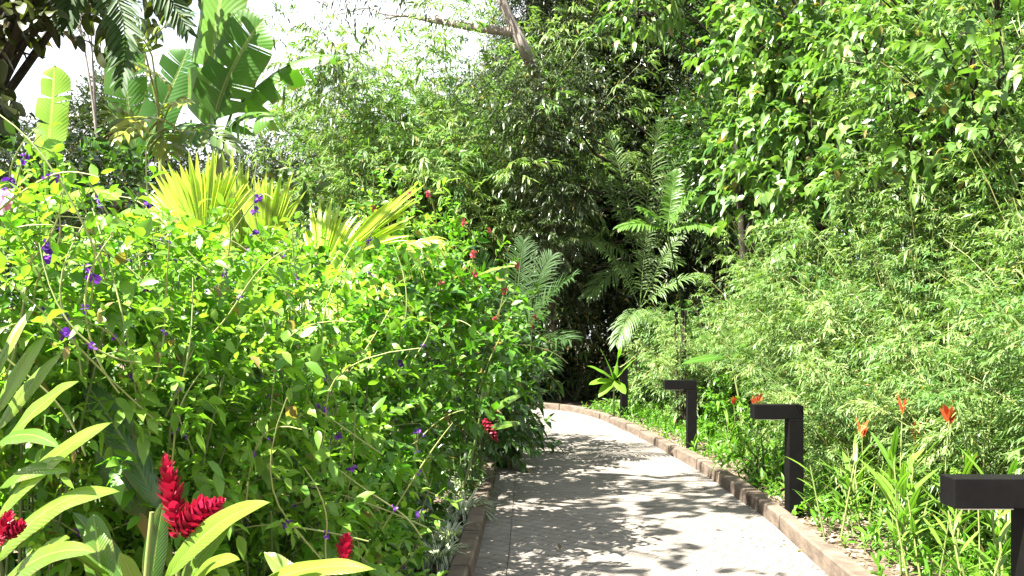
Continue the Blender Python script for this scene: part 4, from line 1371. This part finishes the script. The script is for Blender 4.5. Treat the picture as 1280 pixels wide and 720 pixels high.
# ------------------------------------------------------------------ overhanging dark leaves at the path edge
c = W(632, 535, 9.6)
shrub('edge_bush', 'dark glossy bush whose leaves hang over the left side of the path', (c[0] - .3, 9.7, 0), [(c, (.22, .3, .2)), (W(600, 500, 9.6), (.35, .35, .4))], 160, M['deep'], T=T_MED, tw=130, k=7, L=(.1, .17),
      ratio=.48, tl=(.2, .35), droop=(.3, 1.0))

# ------------------------------------------------------------------ white striped tufts by the left kerb
def tuft_proto():
    rg = R(170)
    t = thing('striped_tuft', '-', 'tuft', (0, 0, 0), 'white striped grassy tufts along the left kerb')
    mb = MB()
    n = 170
    a = rg.uniform(0, 6.28, n)
    D = np.stack([np.cos(a), np.sin(a), rg.uniform(.5, 1.8, n)], -1)
    P = np.stack([np.cos(a) * .03, np.sin(a) * .03, np.full(n, .02)], -1)
    scatter(mb, T_LONG, P, D, Z + D * .2, rg.uniform(.2, .36, n), rg.uniform(.010, .015, n), rg.uniform(.35, .9, n), rg.uniform(0, 1, n))
    mb.build('leaves', M['stripe'], t)
    return t


tp = tuft_proto()
for i, (px, py, sc, lab) in enumerate(((578, 650, 1.5, 'largest white striped tuft at the left kerb in the foreground'), (600, 618, 1.25, 'shaded striped tuft behind the largest one'),
                                       (548, 712, 1.2, 'striped tuft at the bottom edge of the picture beside the kerb'), (610, 590, 1.1, 'small striped tuft farthest along the left kerb'),
                                       (562, 680, 1.0, 'small striped tuft between the largest one and the bottom edge'))):
    o = tp if i == 0 else copy_tree(tp)
    c = W(px, py, CH * F / (py - CY))
    o.location = (min(c[0], -.375), c[1], .02)
    o.rotation_euler = (0, 0, i * 1.3)
    o.scale = (sc, sc, sc)
    o['label'] = lab
for i, (x, y, rx, lab) in enumerate(((-.62, 5.6, .14, 'low green edging plant at the bottom of the picture behind the left kerb'), (-.58, 6.9, .14, 'low green edging plant behind the largest striped tuft'),
                                     (-.52, 7.7, .15, 'low green edging plant under the shaded ginger flower'), (-.46, 8.6, .16, 'low green edging plant below the bush that overhangs the path'),
                                     (-.72, 6.2, .14, 'low green edging plant in the shade left of the striped tufts'))):
    shrub('edging_plant', lab, (x, y, 0), [((x, y, .16), (rx, rx * 1.6, .13))], 400 + i, M['porter_deep' if i % 2 else 'deep'], T=T_MED, tw=230, k=7, L=(.05, .09), ratio=.45, tl=(.08, .16), droop=(.1, .7),
          group='edging plants along the left kerb', stalk=.005, stw=.003)

# ------------------------------------------------------------------ parrot heliconias on the right bed


def parrot(seed, h, flower, nl=7):
    rg = R(seed)
    t = thing('parrot_heliconia', '-', 'heliconia', (0, 0, 0), 'lance leaved heliconias along the right kerb')
    sm, lf = MB(), MB()
    for s in range(3):
        a = rg.uniform(0, 6.28)
        b = np.array([np.cos(a), np.sin(a), 0]) * rg.uniform(0, .1)
        hh = h * rg.uniform(.6, 1)
        top = b + np.array([np.cos(a) * .1, np.sin(a) * .1, hh])
        tube(sm, bez(b, (b + top) / 2, top, 8), [.008, .004], 6, rg.uniform(.2, .8))
        for k in range(nl):
            f = .25 + .75 * k / nl
            p = b + (top - b) * f
            aa = a + (k % 2) * np.pi + rg.normal(0, .5)
            L = h * rg.uniform(.3, .48)
            e = p + np.array([np.cos(aa) * .75, np.sin(aa) * .75, rg.uniform(.2, .9)]) * L
            blade(lf, p, e, L * .13, rg, arc=.12, nref=(0, 0, 1), fold=.35, droop=.3, wave=.04, tint=rg.uniform(.25, 1), rows=8, thick=.003)
    sm.build('stem', M['stem'], t)
    lf.build('leaves', M['heli'], t)
    if flower:
        fm = MB()
        top = np.array([.02, -.02, h * 1.08])
        sk = MB()
        tube(sk, [(0, 0, h * .4), (.01, -.01, h * .8), top], [.004, .004], 5, .5)
        stalk = sk.build('flower_stalk', M['stem'], t)
        for k in range(7):
            aa = .4 + k * 2.6
            D = np.array([[np.cos(aa) * .6, np.sin(aa) * .35, 1.0]])
            scatter(fm, T_LANCE, (top - Z * .02 + Z * .007 * k)[None], D, np.array([[.3 * np.cos(aa), -1, .3]]), rg.uniform(.08, .13), .03, .05, [rg.uniform(0, 1)])
        fm.build('flower', M['orange'], t)
    return t


HP = [parrot(181, .72, True), parrot(182, .85, False), parrot(183, .6, False), parrot(184, .55, True)]
hs = [(0, 2.72, 5.55, .2, 1.18, 'heliconia with a fiery orange flower nearest to the front bollard'),
      (0, 2.62, 5.95, 1.4, 1.20, 'heliconia with the tallest red orange flower left of the front bollard'),
      (3, 2.42, 4.55, 2.2, 1.0, 'low heliconia with a small orange bud under the front bollard arm'),
      (1, 2.40, 5.35, .7, 1.0, 'bright lance leaved heliconia clump close to the kerb, no flower'),
      (1, 2.55, 6.35, 2.0, .95, 'lance leaved heliconia just right of the second bollard post'),
      (2, 2.30, 6.2, 3.0, 1.0, 'short heliconia sprouting beside the foot of the second bollard'),
      (2, 2.70, 4.75, 4.0, 1.1, 'yellow green heliconia sprout at the lower right under the bollard'),
      (3, 2.75, 6.9, 5.0, 1.15, 'heliconia with pale orange flower behind the second bollard'),
      (3, 2.85, 6.3, .9, 1.2, 'heliconia with faint orange flower right of the second bollard'),
      (1, 2.42, 8.4, 1.8, .85, 'leggy heliconia left of the second bollard arm'),
      (3, 2.60, 9.3, 2.7, 1.2, 'small orange flowered heliconia between the second and third bollards'),
      (0, 2.62, 10.3, 3.6, .85, 'orange flowered heliconia by the third bollard post'),
      (2, 2.32, 4.95, 5.4, .9, 'small heliconia shoot leaning on the near kerb'),
      (1, 2.85, 5.1, 3.3, .95, 'leafy heliconia in front of the bamboo beside the front bollard arm'),
      (1, 2.95, 6.0, 4.6, .9, 'leafy heliconia under the two orange flowers'),
      (2, 2.5, 5.75, 1.1, 1.2, 'short heliconia shoots in the mulch between the two near bollards'),
      (2, 2.75, 7.3, 2.2, 1.2, 'short heliconia shoots just behind the second bollard'),
      (1, 2.75, 4.3, 1.6, .8, 'yellow green heliconia clump at the lower right corner')]
used = set()
for (k, x, y, rz, sc, lab) in hs:
    o = HP[k] if k not in used else copy_tree(HP[k])
    used.add(k)
    o.location = (x, y, 0)
    o.rotation_euler = (0, 0, rz)
    o.scale = (sc, sc, sc)
    o['label'] = lab
